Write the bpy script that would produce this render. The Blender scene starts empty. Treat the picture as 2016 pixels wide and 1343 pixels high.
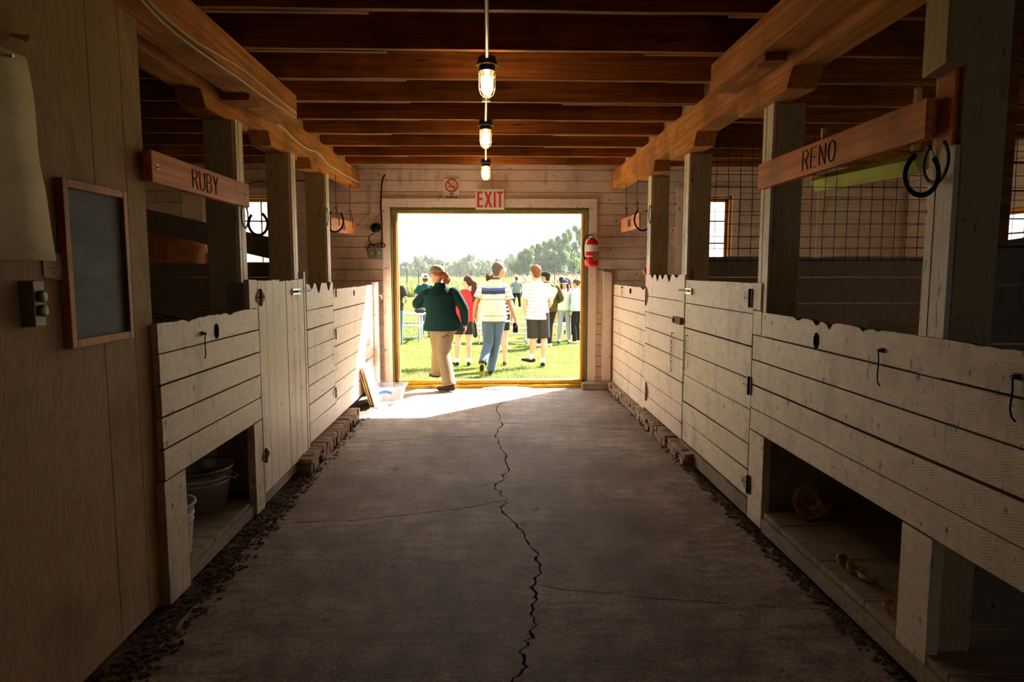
import bpy, math, random
from math import sin, cos, pi, radians as R, atan2, hypot, sqrt
from mathutils import Vector, Matrix, noise
S = bpy.context.scene
C = S.collection

# ------------------------------------------------------------------ camera, sky, sun, exposure
FPX, VX, VY, EYE = 1340.0, 965.0, 535.0, 1.60
TH = math.atan((671.5 - VY) / FPX)
PSI = math.atan((1008.0 - VX) / FPX * cos(TH))
cam = bpy.data.objects.new('camera', bpy.data.cameras.new('camera'))
C.objects.link(cam)
cam.location = (0, 0, EYE)
cam.rotation_euler = (pi / 2 - TH, 0, -PSI)
cam.data.sensor_width = 36
cam.data.lens = 36 * FPX / 2016
cam.data.clip_start = 0.05
cam.data.clip_end = 2000
S.camera = cam

w = bpy.data.worlds.new('world')
S.world = w
w.use_nodes = True
nt = w.node_tree
bg = nt.nodes['Background']
tc = nt.nodes.new('ShaderNodeTexCoord')
SUN = Vector((-0.70, -0.72, -0.84)).normalized()
# hazy sky: brightest round the sun, dimmer away from it
dp = nt.nodes.new('ShaderNodeVectorMath'); dp.operation = 'DOT_PRODUCT'
nt.links.new(tc.outputs['Generated'], dp.inputs[0]); dp.inputs[1].default_value = -SUN
mr = nt.nodes.new('ShaderNodeMapRange'); mr.inputs[1].default_value = -1; mr.inputs[2].default_value = 1
nt.links.new(dp.outputs['Value'], mr.inputs[0])
rp = nt.nodes.new('ShaderNodeValToRGB')
el = rp.color_ramp.elements
el[0].position = 0.0; el[0].color = (0.20, 0.21, 0.19, 1)
el[1].position = 1.0; el[1].color = (1.0, 0.97, 0.92, 1)
for p_, c_ in ((0.35, (0.20, 0.22, 0.21)), (0.62, (0.40, 0.42, 0.43)), (0.85, (0.65, 0.64, 0.62))):
    e_ = el.new(p_); e_.color = (*c_, 1)
nt.links.new(mr.outputs[0], rp.inputs[0]); nt.links.new(rp.outputs[0], bg.inputs[0])
bg.inputs[1].default_value = 1.9
sun = bpy.data.objects.new('sun', bpy.data.lights.new('sun', 'SUN'))
C.objects.link(sun)
sun.data.energy = 24.0
sun.data.angle = R(0.6)
sun.data.color = (1.0, 0.91, 0.78)
sun.rotation_euler = SUN.to_track_quat('-Z', 'Y').to_euler()
S.view_settings.view_transform = 'Standard'
S.view_settings.look = 'None'
S.view_settings.gamma = 1
S.view_settings.use_curve_mapping = False
S.view_settings.exposure = 1.8
S.cycles.diffuse_bounces = 8
S.cycles.max_bounces = 14

# measuring: where the line of sight of a photo pixel meets a plane of the place
_F = Vector((sin(PSI) * cos(TH), cos(PSI) * cos(TH), -sin(TH)))
_R = Vector((cos(PSI), -sin(PSI), 0))
_U = _R.cross(_F)
def P(px, py, X=None, Y=None, Z=None):
    d = _F + _R * ((px - 1008) / FPX) + _U * ((671.5 - py) / FPX)
    if X is not None: t = X / d.x
    elif Y is not None: t = Y / d.y
    else: t = (Z - EYE) / d.z
    return Vector((0, 0, EYE)) + d * t

rnd = random.Random(7)

# ------------------------------------------------------------------ materials
def mat(name, col, rough=0.8, metal=0.0, spec=0.3, build=None, bump=None):
    m = bpy.data.materials.new(name)
    m.use_nodes = True
    n = m.node_tree
    b = n.nodes['Principled BSDF']
    b.inputs['Base Color'].default_value = (*col, 1)
    b.inputs['Roughness'].default_value = rough
    b.inputs['Metallic'].default_value = metal
    b.inputs['Specular IOR Level'].default_value = spec
    if build: build(n, b)
    return m
def N(n, t, **k):
    x = n.nodes.new(t)
    for a, v in k.items():
        if a in x.inputs.keys(): x.inputs[a].default_value = v
        else: setattr(x, a, v)
    return x
def coords(n, scale, world=True):
    mp = N(n, 'ShaderNodeMapping')
    mp.inputs['Scale'].default_value = scale
    if world:
        g = N(n, 'ShaderNodeNewGeometry'); n.links.new(g.outputs['Position'], mp.inputs[0])
    else:
        g = N(n, 'ShaderNodeTexCoord'); n.links.new(g.outputs['Object'], mp.inputs[0])
    return mp.outputs[0]
def noi(n, scale, s=1.0, det=4.0, rough=0.6, world=True):
    x = N(n, 'ShaderNodeTexNoise')
    x.inputs['Scale'].default_value = s
    x.inputs['Detail'].default_value = det
    x.inputs['Roughness'].default_value = rough
    n.links.new(coords(n, scale, world), x.inputs['Vector'])
    return x.outputs['Fac']
def ramp(n, fac, stops, const=False):
    r = N(n, 'ShaderNodeValToRGB')
    if const: r.color_ramp.interpolation = 'CONSTANT'
    e = r.color_ramp.elements
    while len(e) < len(stops): e.new(0.5)
    for i, (p, c) in enumerate(stops):
        e[i].position = p
        e[i].color = (*c, 1) if isinstance(c, (tuple, list)) else (c, c, c, 1)
    n.links.new(fac, r.inputs[0])
    return r.outputs[0]
def mix(n, f, a, b, blend='MIX'):
    x = N(n, 'ShaderNodeMix', data_type='RGBA', blend_type=blend)
    def put(sock, v):
        if isinstance(v, (int, float)): sock.default_value = v
        elif isinstance(v, (tuple, list)): sock.default_value = (*v, 1)
        else: n.links.new(v, sock)
    put(x.inputs[0], f); put(x.inputs[6], a); put(x.inputs[7], b)
    return x.outputs[2]
def bump(n, b, h, strength=0.3, dist=0.01):
    x = N(n, 'ShaderNodeBump')
    x.inputs['Strength'].default_value = strength
    x.inputs['Distance'].default_value = dist
    n.links.new(h, x.inputs['Height'])
    n.links.new(x.outputs[0], b.inputs['Normal'])

def timber(name, c1, c2, axis='Y', rough=0.75, knots=True):
    st = {'X': (0.9, 22, 22), 'Y': (22, 0.9, 22), 'Z': (22, 22, 0.9)}[axis]
    kt = {'X': (1.2, 7, 7), 'Y': (7, 1.2, 7), 'Z': (7, 7, 1.2)}[axis]
    def f(n, b):
        g = noi(n, st, 1.6, 5, 0.65)
        col = ramp(n, g, [(0.38, c1), (0.62, c2)])
        big = noi(n, (1.1, 1.1, 1.1), 1.3, 3)
        col = mix(n, ramp(n, big, [(0.48, 0.0), (0.62, 0.6)]), col, tuple(x * 0.5 for x in c1))
        if knots:
            v = N(n, 'ShaderNodeTexVoronoi'); v.inputs['Scale'].default_value = 1.0
            n.links.new(coords(n, kt), v.inputs['Vector'])
            col = mix(n, ramp(n, v.outputs['Distance'], [(0.03, 0.8), (0.11, 0.0)]), col, tuple(x * 0.25 for x in c1))
        n.links.new(col, b.inputs['Base Color'])
        bump(n, b, g, 0.35, 0.004)
    return mat(name, c1, rough, build=f)

def painted(name, base, dirt=(0.17, 0.10, 0.05), amt=0.5, hatch=0.0, vert=False):
    def f(n, b):
        fine = noi(n, (34, 34, 2.2) if vert else (5, 2.2, 60), 1.5, 6, 0.75)
        col = mix(n, ramp(n, fine, [(0.44, 0.0), (0.62, 0.32)]), base, tuple(x * 0.60 for x in base))
        st = noi(n, (1.7, 1.7, 0.9), 1.6, 8, 0.72)
        col = mix(n, ramp(n, st, [(0.52, 0.0), (0.66, amt * 0.8)]), col, dirt)
        run = noi(n, (10, 10, 1.1), 1.4, 6, 0.75)
        msk = N(n, 'ShaderNodeMath', operation='MULTIPLY'); n.links.new(ramp(n, run, [(0.56, 0.0), (0.66, amt * 1.1)]), msk.inputs[0]); n.links.new(ramp(n, noi(n, (1.2, 1.2, 2.0), 1.5, 3), [(0.48, 0.0), (0.58, 1.0)]), msk.inputs[1])
        col = mix(n, msk.outputs[0], col, tuple(x * 0.8 for x in dirt))
        scr = noi(n, (2.2, 2.6, 8), 3.0, 3, 0.6)      # thin scratches and gouges
        col = mix(n, ramp(n, scr, [(0.492, 0.0), (0.498, 0.35), (0.504, 0.0)]), col, tuple(x * 0.9 for x in dirt))
        v = N(n, 'ShaderNodeTexVoronoi'); v.inputs['Scale'].default_value = 7.0
        n.links.new(coords(n, (1, 1, 0.7)), v.inputs['Vector'])
        col = mix(n, ramp(n, v.outputs['Distance'], [(0.05, 0.9), (0.095, 0.0)]), col, (0.05, 0.03, 0.018))
        chip = noi(n, (7, 7, 9), 2.2, 8, 0.85)
        col = mix(n, ramp(n, chip, [(0.615, 0.0), (0.635, 0.8)]), col, (0.15, 0.09, 0.05))
        if hatch:
            wv = N(n, 'ShaderNodeTexWave', wave_type='BANDS', bands_direction='DIAGONAL')
            wv.inputs['Scale'].default_value = 24.0; wv.inputs['Distortion'].default_value = 2.2
            wv.inputs['Detail'].default_value = 2.0
            n.links.new(coords(n, (1, 0.75, 2.4)), wv.inputs['Vector'])
            br = noi(n, (20, 20, 20), 1.0, 2)
            hm = N(n, 'ShaderNodeMath', operation='MULTIPLY'); n.links.new(ramp(n, wv.outputs['Fac'], [(0.10, hatch), (0.45, 0.0)]), hm.inputs[0]); n.links.new(ramp(n, br, [(0.4, 0.2), (0.6, 1.0)]), hm.inputs[1])
            col = mix(n, hm.outputs[0], col, tuple(x * 0.38 for x in base))
        nick = noi(n, (34, 30, 10), 1.0, 3, 0.6)
        col = mix(n, ramp(n, nick, [(0.665, 0.0), (0.69, 0.75)]), col, (0.09, 0.055, 0.03))
        gn = N(n, 'ShaderNodeNewGeometry'); gs = N(n, 'ShaderNodeSeparateXYZ'); n.links.new(gn.outputs['True Normal'], gs.inputs[0])
        col = mix(n, ramp(n, gs.outputs['Z'], [(0.35, 0.0), (0.5, 0.9)]), col, (0.15, 0.085, 0.045))   # bare worn top edges
        n.links.new(col, b.inputs['Base Color'])
        bump(n, b, fine, 0.5, 0.005)
    return mat(name, base, 0.5, spec=0.5, build=f)

M = {}
M['white_boards'] = painted('white_boards', (0.82, 0.66, 0.52), amt=0.42)
M['stall_boards'] = painted('stall_boards', (0.86, 0.74, 0.53), amt=0.5, hatch=0.6)
M['stall_boards_pale'] = painted('stall_boards_pale', (0.82, 0.72, 0.61), amt=0.35)
M['vertical_boards'] = painted('vertical_boards', (0.82, 0.72, 0.56), amt=0.45, vert=True)
M['post_paint'] = painted('post_paint', (0.50, 0.40, 0.21), amt=0.5, vert=True)
M['trim_paint'] = painted('trim_paint', (0.88, 0.74, 0.61), amt=0.3)
M['grey_boards'] = painted('grey_boards', (0.30, 0.24, 0.17), amt=0.6)
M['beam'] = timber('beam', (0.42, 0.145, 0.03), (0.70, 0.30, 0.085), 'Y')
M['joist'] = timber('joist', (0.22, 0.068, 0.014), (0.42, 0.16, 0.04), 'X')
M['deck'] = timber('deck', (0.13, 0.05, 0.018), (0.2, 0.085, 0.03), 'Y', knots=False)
M['block'] = timber('block', (0.55, 0.38, 0.18), (0.68, 0.5, 0.26), 'Y')
M['plank_floor'] = timber('plank_floor', (0.26, 0.20, 0.14), (0.38, 0.30, 0.21), 'X')
M['sign_wood'] = timber('sign_wood', (0.55, 0.15, 0.04), (0.82, 0.29, 0.09), 'Y', 0.55)
M['frame_wood'] = timber('frame_wood', (0.50, 0.18, 0.03), (0.66, 0.28, 0.06), 'Z', 0.5, False)
M['brown_jamb'] = timber('brown_jamb', (0.33, 0.16, 0.05), (0.46, 0.24, 0.08), 'Z', 0.7, False)
def _yel(n, b):
    g = noi(n, (3, 3, 3), 2.0, 6, 0.75)
    c = ramp(n, g, [(0.35, (0.62, 0.40, 0.02)), (0.55, (0.55, 0.33, 0.02)), (0.68, (0.20, 0.11, 0.03))])
    n.links.new(c, b.inputs['Base Color']); bump(n, b, g, 0.4, 0.006)
M['yellow_paint'] = mat('yellow_paint', (0.6, 0.4, 0.03), 0.6, build=_yel)
M['green_paint'] = mat('green_paint', (0.10, 0.12, 0.03), 0.7)
M['lime_paint'] = timber('lime_paint', (0.42, 0.46, 0.08), (0.5, 0.55, 0.12), 'Y', 0.6, False)
def _ply(n, b):
    c = coords(n, (1.3, 1.3, 0.22))
    wv = N(n, 'ShaderNodeTexNoise'); wv.inputs['Scale'].default_value = 2.4
    wv.inputs['Detail'].default_value = 5; wv.inputs['Distortion'].default_value = 1.6
    n.links.new(c, wv.inputs['Vector'])
    s = N(n, 'ShaderNodeMath', operation='MULTIPLY'); s.inputs[1].default_value = 26
    n.links.new(wv.outputs['Fac'], s.inputs[0])
    f2 = N(n, 'ShaderNodeMath', operation='FRACT'); n.links.new(s.outputs[0], f2.inputs[0])
    col = mix(n, ramp(n, f2.outputs[0], [(0.0, 0.0), (0.85, 0.6), (1.0, 0.0)]), (0.50, 0.37, 0.22), (0.34, 0.22, 0.11))
    blot = noi(n, (1, 1, 0.7), 1.6, 5, 0.7)
    col = mix(n, ramp(n, blot, [(0.47, 0.0), (0.60, 0.75)]), col, (0.30, 0.19, 0.09))
    v = N(n, 'ShaderNodeTexVoronoi'); v.inputs['Scale'].default_value = 2.6
    n.links.new(coords(n, (1, 1.0, 0.55)), v.inputs['Vector'])
    col = mix(n, ramp(n, v.outputs['Distance'], [(0.045, 0.85), (0.075, 0.0)]), col, (0.07, 0.035, 0.015))
    n.links.new(col, b.inputs['Base Color']); bump(n, b, f2.outputs[0], 0.08, 0.002)
M['plywood'] = mat('plywood', (0.5, 0.4, 0.25), 0.8, build=_ply)
def _conc(n, b):
    a = noi(n, (1, 1, 1), 0.9, 10, 0.75)
    c = ramp(n, a, [(0.40, (0.17, 0.11, 0.078)), (0.5, (0.30, 0.222, 0.175)), (0.60, (0.47, 0.385, 0.33))])
    m_ = noi(n, (1, 1, 1), 7, 8, 0.8)
    c = mix(n, ramp(n, m_, [(0.43, 0.6), (0.50, 0.0)]), c, (0.13, 0.08, 0.052))
    f = noi(n, (1, 1, 1), 60, 4, 0.85)
    c = mix(n, ramp(n, f, [(0.40, 0.65), (0.5, 0.0)]), c, (0.09, 0.062, 0.047))
    c = mix(n, ramp(n, f, [(0.57, 0.0), (0.66, 0.75)]), c, (0.60, 0.53, 0.47))
    v = N(n, 'ShaderNodeTexVoronoi'); v.inputs['Scale'].default_value = 3.2; v.inputs['Randomness'].default_value = 1
    n.links.new(coords(n, (0.8, 1.3, 1)), v.inputs['Vector'])
    c = mix(n, ramp(n, v.outputs['Distance'], [(0.03, 0.9), (0.075, 0.0)]), c, (0.04, 0.025, 0.018))
    v3 = N(n, 'ShaderNodeTexVoronoi'); v3.inputs['Scale'].default_value = 9; n.links.new(coords(n, (0.7, 1.2, 1)), v3.inputs['Vector'])
    c = mix(n, ramp(n, v3.outputs['Distance'], [(0.05, 0.8), (0.10, 0.0)]), c, (0.07, 0.045, 0.03))
    v2 = N(n, 'ShaderNodeTexVoronoi'); v2.inputs['Scale'].default_value = 22
    n.links.new(coords(n, (1.3, 0.8, 1)), v2.inputs['Vector'])
    c = mix(n, ramp(n, v2.outputs['Distance'], [(0.06, 0.9), (0.11, 0.0)]), c, (0.62, 0.56, 0.50))
    sweep = noi(n, (0.8, 5, 1), 2.2, 7, 0.75)
    c = mix(n, ramp(n, sweep, [(0.50, 0.0), (0.60, 0.55)]), c, (0.13, 0.072, 0.043))
    n.links.new(c, b.inputs['Base Color'])
    ad = N(n, 'ShaderNodeMath', operation='ADD'); n.links.new(f, ad.inputs[0]); n.links.new(m_, ad.inputs[1])
    bump(n, b, ad.outputs[0], 0.6, 0.006)
M['concrete'] = mat('concrete', (0.3, 0.25, 0.2), 0.68, spec=0.3, build=_conc)
def _soil(n, b):
    a = noi(n, (1, 1, 1), 14, 6, 0.8)
    n.links.new(ramp(n, a, [(0.3, (0.06, 0.04, 0.027)), (0.7, (0.27, 0.19, 0.135))]), b.inputs['Base Color']); bump(n, b, a, 1.0, 0.03)
M['soil'] = mat('soil', (0.12, 0.08, 0.055), 0.95, build=_soil)
def _brick(n, b):
    a = noi(n, (1, 1, 1), 9, 6, 0.75)
    n.links.new(ramp(n, a, [(0.3, (0.16, 0.09, 0.055)), (0.5, (0.30, 0.19, 0.125)), (0.62, (0.46, 0.36, 0.27))]), b.inputs['Base Color']); bump(n, b, a, 0.8, 0.01)
M['brick'] = mat('brick', (0.3, 0.18, 0.11), 0.9, build=_brick)
def _rust(n, b):
    a = noi(n, (1, 1, 1), 30, 5, 0.7)
    n.links.new(ramp(n, a, [(0.35, (0.09, 0.04, 0.02)), (0.65, (0.27, 0.11, 0.045))]), b.inputs['Base Color'])
M['rust'] = mat('rust', (0.2, 0.09, 0.04), 0.7, 0.3, build=_rust)
def _galv(n, b):
    v = N(n, 'ShaderNodeTexVoronoi'); v.inputs['Scale'].default_value = 40
    n.links.new(coords(n, (1, 1, 1)), v.inputs['Vector'])
    n.links.new(mix(n, v.outputs['Distance'], (0.55, 0.57, 0.58), (0.38, 0.40, 0.42)), b.inputs['Base Color'])
M['galvanised'] = mat('galvanised', (0.5, 0.52, 0.53), 0.38, 0.85, build=_galv)
M['iron'] = mat('iron', (0.025, 0.022, 0.02), 0.45, 0.8)
M['wire'] = mat('wire', (0.02, 0.018, 0.018), 0.6, 0.5)
M['steel'] = mat('steel', (0.5, 0.5, 0.48), 0.35, 0.9)
M['aluminium'] = mat('aluminium', (0.34, 0.35, 0.35), 0.45, 0.3)
M['conduit'] = mat('conduit', (0.66, 0.62, 0.52), 0.4, 0.4)
M['black'] = mat('black', (0.006, 0.005, 0.004), 1.0, spec=0.0)
M['black_plastic'] = mat('black_plastic', (0.02, 0.02, 0.022), 0.4)
M['fixture'] = mat('fixture', (0.05, 0.045, 0.04), 0.5, 0.5)
M['chalk'] = mat('chalk', (0.045, 0.055, 0.055), 0.6, build=lambda n, b: n.links.new(ramp(n, noi(n, (1, 2, 6), 1.3, 5, 0.7), [(0.35, (0.035, 0.045, 0.045)), (0.75, (0.095, 0.105, 0.10))]), b.inputs['Base Color']))
M['paper'] = mat('paper', (0.62, 0.56, 0.36), 0.8, build=lambda n, b: n.links.new(ramp(n, noi(n, (3, 3, 9), 1.5, 5, 0.7), [(0.3, (0.70, 0.65, 0.45)), (0.62, (0.60, 0.53, 0.33)), (0.8, (0.42, 0.38, 0.26))]), b.inputs['Base Color']))
M['note_paper'] = mat('note_paper', (0.66, 0.6, 0.5), 0.8)
M['ink'] = mat('ink', (0.06, 0.06, 0.10), 0.8)
M['grey_metal'] = mat('grey_metal', (0.29, 0.29, 0.20), 0.5, 0.3)
M['sign_white'] = mat('sign_white', (0.72, 0.68, 0.58), 0.6)
M['sign_red'] = mat('sign_red', (0.62, 0.03, 0.02), 0.5)
M['sign_black'] = mat('sign_black', (0.02, 0.02, 0.03), 0.6)
M['routed'] = mat('routed', (0.012, 0.024, 0.016), 0.6)
M['faded'] = mat('faded', (0.33, 0.19, 0.07), 0.8)
M['rope'] = mat('rope', (0.24, 0.12, 0.05), 0.9)
M['cable_white'] = mat('cable_white', (0.62, 0.55, 0.40), 0.6)
M['cable_black'] = mat('cable_black', (0.02, 0.018, 0.016), 0.6)
M['red_gloss'] = mat('red_gloss', (0.62, 0.015, 0.015), 0.25, spec=0.5)
M['label_white'] = mat('label_white', (0.75, 0.70, 0.66), 0.6)
M['white_plastic'] = mat('white_plastic', (0.62, 0.63, 0.66), 0.4)
M['blue_plastic'] = mat('blue_plastic', (0.10, 0.20, 0.42), 0.4)
def _trans(name, tint, opac, rough=0.15):
    m = bpy.data.materials.new(name); m.use_nodes = True; n = m.node_tree
    b = n.nodes['Principled BSDF']; b.inputs['Base Color'].default_value = (*tint, 1); b.inputs['Roughness'].default_value = rough
    tr = N(n, 'ShaderNodeBsdfTransparent'); mx = N(n, 'ShaderNodeMixShader'); mx.inputs[0].default_value = opac
    n.links.new(tr.outputs[0], mx.inputs[1]); n.links.new(b.outputs[0], mx.inputs[2])
    n.links.new(mx.outputs[0], n.nodes['Material Output'].inputs[0])
    return m
M['clear_plastic'] = _trans('clear_plastic', (0.42, 0.44, 0.48), 0.34)
M['pane_glass'] = _trans('pane_glass', (0.8, 0.85, 0.85), 0.10, 0.05)
M['jar_glass'] = _trans('jar_glass', (0.6, 0.4, 0.2), 0.28, 0.1)
def _bulb():
    m = bpy.data.materials.new('bulb_glow'); m.use_nodes = True; b = m.node_tree.nodes['Principled BSDF']
    b.inputs['Base Color'].default_value = (1, 0.8, 0.5, 1)
    b.inputs['Emission Color'].default_value = (1.0, 0.62, 0.27, 1); b.inputs['Emission Strength'].default_value = 34
    return m
M['bulb'] = _bulb()
M['dried'] = mat('dried', (0.42, 0.27, 0.10), 0.8, build=lambda n, b: n.links.new(ramp(n, noi(n, (1, 1, 1), 30, 5, 0.7), [(0.35, (0.34, 0.18, 0.05)), (0.7, (0.80, 0.58, 0.25))]), b.inputs['Base Color']))

# ------------------------------------------------------------------ mesh helper
class MB:
    def __init__(s): s.v = []; s.f = []
    def add(s, v, f):
        o = len(s.v); s.v += [Vector(p) for p in v]; s.f += [tuple(i + o for i in q) for q in f]; return s
    def box(s, x0, x1, y0, y1, z0, z1):
        v = [(x, y, z) for x in (x0, x1) for y in (y0, y1) for z in (z0, z1)]
        return s.add(v, [(0, 1, 3, 2), (4, 6, 7, 5), (0, 4, 5, 1), (2, 3, 7, 6), (0, 2, 6, 4), (1, 5, 7, 3)])
    def obox(s, c, ax, ay, az):          # centre, three half-axis vectors
        c, ax, ay, az = map(Vector, (c, ax, ay, az))
        v = [c + ax * i + ay * j + az * k for i in (-1, 1) for j in (-1, 1) for k in (-1, 1)]
        return s.add(v, [(0, 1, 3, 2), (4, 6, 7, 5), (0, 4, 5, 1), (2, 3, 7, 6), (0, 2, 6, 4), (1, 5, 7, 3)])
    def prism(s, pts, d):                # polygon of 3-D points pushed along d
        n = len(pts); d = Vector(d); pts = [Vector(p) for p in pts]
        f = [tuple(range(n))[::-1], tuple(range(n, 2 * n))] + [(i, (i + 1) % n, n + (i + 1) % n, n + i) for i in range(n)]
        return s.add(pts + [p + d for p in pts], f)
    def tube(s, pts, r, seg=8, up=None, closed=False):   # r: number or list of number or (a, b)
        pts = [Vector(p) for p in pts]; n = len(pts)
        rs = r if isinstance(r, list) else [r] * n
        vs = []; u = Vector(up) if up is not None else None
        for i, p in enumerate(pts):
            if closed: t = pts[(i + 1) % n] - pts[i - 1]
            else: t = pts[min(i + 1, n - 1)] - pts[max(i - 1, 0)]
            if t.length < 1e-9: t = Vector((0, 0, 1))
            t.normalize()
            if u is None: u = Vector((0, 0, 1)) if abs(t.z) < 0.9 else Vector((0, 1, 0))
            a = t.cross(u)
            if a.length < 1e-4: a = t.cross(Vector((0.3, 0.9, 0.2)))
            a.normalize(); b = a.cross(t); 
            if up is None: u = b
            ra, rb = rs[i] if isinstance(rs[i], tuple) else (rs[i], rs[i])
            for k in range(seg):
                an = 2 * pi * k / seg
                vs.append(p + a * (ra * cos(an)) + b * (rb * sin(an)))
        f = []
        for i in range(n if closed else n - 1):
            j = (i + 1) % n
            for k in range(seg):
                l = (k + 1) % seg
                f.append((i * seg + k, i * seg + l, j * seg + l, j * seg + k))
        if not closed: f += [tuple(range(seg))[::-1], tuple(range((n - 1) * seg, n * seg))]
        return s.add(vs, f)
    def limb(s, pts, rs, seg=12, up=None):     # tube with rounded ends
        pts = [Vector(p) for p in pts]; r0 = rs[0]; r1 = rs[-1]
        m0 = min(r0) if isinstance(r0, tuple) else r0; m1 = min(r1) if isinstance(r1, tuple) else r1
        sc = lambda r, k: (r[0] * k, r[1] * k) if isinstance(r, tuple) else r * k
        d0 = (pts[0] - pts[1]).normalized(); d1 = (pts[-1] - pts[-2]).normalized()
        a = [pts[0] + d0 * m0 * 0.95, pts[0] + d0 * m0 * 0.7]; b = [pts[-1] + d1 * m1 * 0.7, pts[-1] + d1 * m1 * 0.95]
        return s.tube(a + pts + b, [sc(r0, 0.3), sc(r0, 0.72)] + list(rs) + [sc(r1, 0.72), sc(r1, 0.3)], seg, up)
    def ball(s, c, r, su=14, sv=9, rz=0, jit=0):
        rx, ry, rz_ = r if isinstance(r, tuple) else (r, r, r); c = Vector(c); vs = []
        for j in range(1, sv):
            th = pi * j / sv
            for i in range(su):
                ph = 2 * pi * i / su
                p = Vector((rx * sin(th) * cos(ph), ry * sin(th) * sin(ph), rz_ * cos(th)))
                if jit: p *= 1 + jit * noise.noise(p * (2.0 / max(rx, ry)) + c * 3)
                vs.append(c + Matrix.Rotation(rz, 3, 'Z') @ p)
        vs += [c + Vector((0, 0, rz_)), c - Vector((0, 0, rz_))]
        f = [(j * su + i, (j + 1) * su + i, (j + 1) * su + (i + 1) % su, j * su + (i + 1) % su) for j in range(sv - 2) for i in range(su)]
        t = (sv - 1) * su
        f += [(t, i, (i + 1) % su) for i in range(su)] + [(t + 1, (sv - 2) * su + (i + 1) % su, (sv - 2) * su + i) for i in range(su)]
        return s.add(vs, f)
    def lathe(s, prof, c=(0, 0, 0), seg=24, axis='Z'):   # prof: (r, h) list
        c = Vector(c); vs = []
        for r, h in prof:
            for k in range(seg):
                a = 2 * pi * k / seg
                q = {'Z': (r * cos(a), r * sin(a), h), 'Y': (r * cos(a), h, r * sin(a)), 'X': (h, r * cos(a), r * sin(a))}[axis]
                vs.append(c + Vector(q))
        n = len(prof)
        f = [(i * seg + k, i * seg + (k + 1) % seg, (i + 1) * seg + (k + 1) % seg, (i + 1) * seg + k) for i in range(n - 1) for k in range(seg)]
        f += [tuple(range(seg))[::-1], tuple(range((n - 1) * seg, n * seg))]
        return s.add(vs, f)
    def xf(s, mtx):
        s.v = [mtx @ p for p in s.v]; return s
    def build(s, name, m, parent=None, smooth=False, bevel=0, remesh=0, kind=None, origin=None):
        if parent is not None: o0 = wloc(parent)
        elif origin is not None: o0 = Vector(origin)
        else:
            xs = [p.x for p in s.v]; ys = [p.y for p in s.v]; zs = [p.z for p in s.v]
            o0 = Vector(((min(xs) + max(xs)) / 2, (min(ys) + max(ys)) / 2, min(zs)))
        me = bpy.data.meshes.new(name)
        me.from_pydata([tuple(p - o0) for p in s.v], [], s.f); me.update()
        me.materials.append(M[m] if isinstance(m, str) else m)
        if smooth: me.shade_smooth()
        o = bpy.data.objects.new(name, me); C.objects.link(o)
        if parent is not None: o.parent = parent
        else: o.location = o0
        if bevel:
            b = o.modifiers.new('bevel', 'BEVEL'); b.width = bevel; b.segments = 2; b.limit_method = 'ANGLE'; b.angle_limit = R(40)
        if remesh:
            r = o.modifiers.new('remesh', 'REMESH'); r.mode = 'VOXEL'; r.voxel_size = remesh; r.use_smooth_shade = True
            q = o.modifiers.new('smooth', 'SMOOTH'); q.factor = 0.5; q.iterations = 10
        if kind: o['kind'] = kind
        return o
def wloc(o):
    p = Vector((0, 0, 0))
    while o is not None: p += o.location; o = o.parent
    return p
def tag(o, label, cat, group=None):
    o['label'] = label; o['category'] = cat
    if group: o['group'] = group
    return o
def thing(name, label, cat, loc, group=None):
    o = bpy.data.objects.new(name, None); C.objects.link(o); o.location = loc; o.empty_display_size = 0.1
    return tag(o, label, cat, group)
def struct(name, loc=None):
    o = bpy.data.objects.new(name, None); C.objects.link(o); o['kind'] = 'structure'
    if loc: o.location = loc
    return o

# geometry constants of the barn
XL, XR = -1.54, 1.68        # faces of the stall fronts along the aisle
YW = 9.3                    # inner face of the door wall
ZC = 2.92                   # underside of the joists
XO = 5.7                    # outer walls
# ------------------------------------------------------------------ the setting
# slab floor of the aisle, broken by cracks
def jag(pts, amp, n, seed):
    r = random.Random(seed); out = []
    for a, b in zip(pts[:-1], pts[1:]):
        for i in range(n):
            t = i / n; p = a.lerp(b, t)
            out.append(p + Vector((r.uniform(-amp, amp), r.uniform(-amp, amp) * 0.6, 0)) if i else p)
    return out + [pts[-1]]
g0 = lambda px, py: P(px, py, Z=0)
mainpx = [(1010, 772), (1000, 785), (978, 802), (988, 832), (975, 860), (990, 888), (1003, 925), (974, 960), (998, 984), (988, 1004), (1018, 1038), (1050, 1082), (1064, 1112), (1054, 1150), (1050, 1200), (1046, 1248), (1022, 1285), (1038, 1312), (1008, 1343)]
main = [g0(*p) for p in mainpx]
main[0].y = 9.28
main += [Vector((0.08, 1.6, 0)), Vector((0.02, 0.9, 0)), Vector((0.06, 0, 0)), Vector((0.0, -2.5, 0))]
idx = [0, 3, 4, 7, 8, 12, 13]
def mains(a, b): return main[a:b + 1]
EL, ER = -1.42, 1.64
cr = {
 'L1': [main[4]] + [g0(*p) for p in ((860, 860), (760, 868), (700, 872))] + [Vector((EL, g0(650, 876).y, 0))],
 'L2': [main[8]] + [g0(*p) for p in ((900, 1003), (830, 1010), (700, 1025), (600, 1028))] + [Vector((EL, g0(520, 1032).y, 0))],
 'R1': [main[3]] + [g0(*p) for p in ((1040, 835), (1100, 838), (1180, 843))] + [Vector((ER, g0(1275, 848).y, 0))],
 'R2': [main[13]] + [g0(*p) for p in ((1110, 1162), (1180, 1167), (1280, 1178), (1400, 1187))] + [Vector((ER, g0(1520, 1205).y, 0))],
}
fine = {k: jag(v, 0.012, 5, ord(k[1]) * 7 + ord(k[0])) for k, v in cr.items()}
seg_main = []
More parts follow.
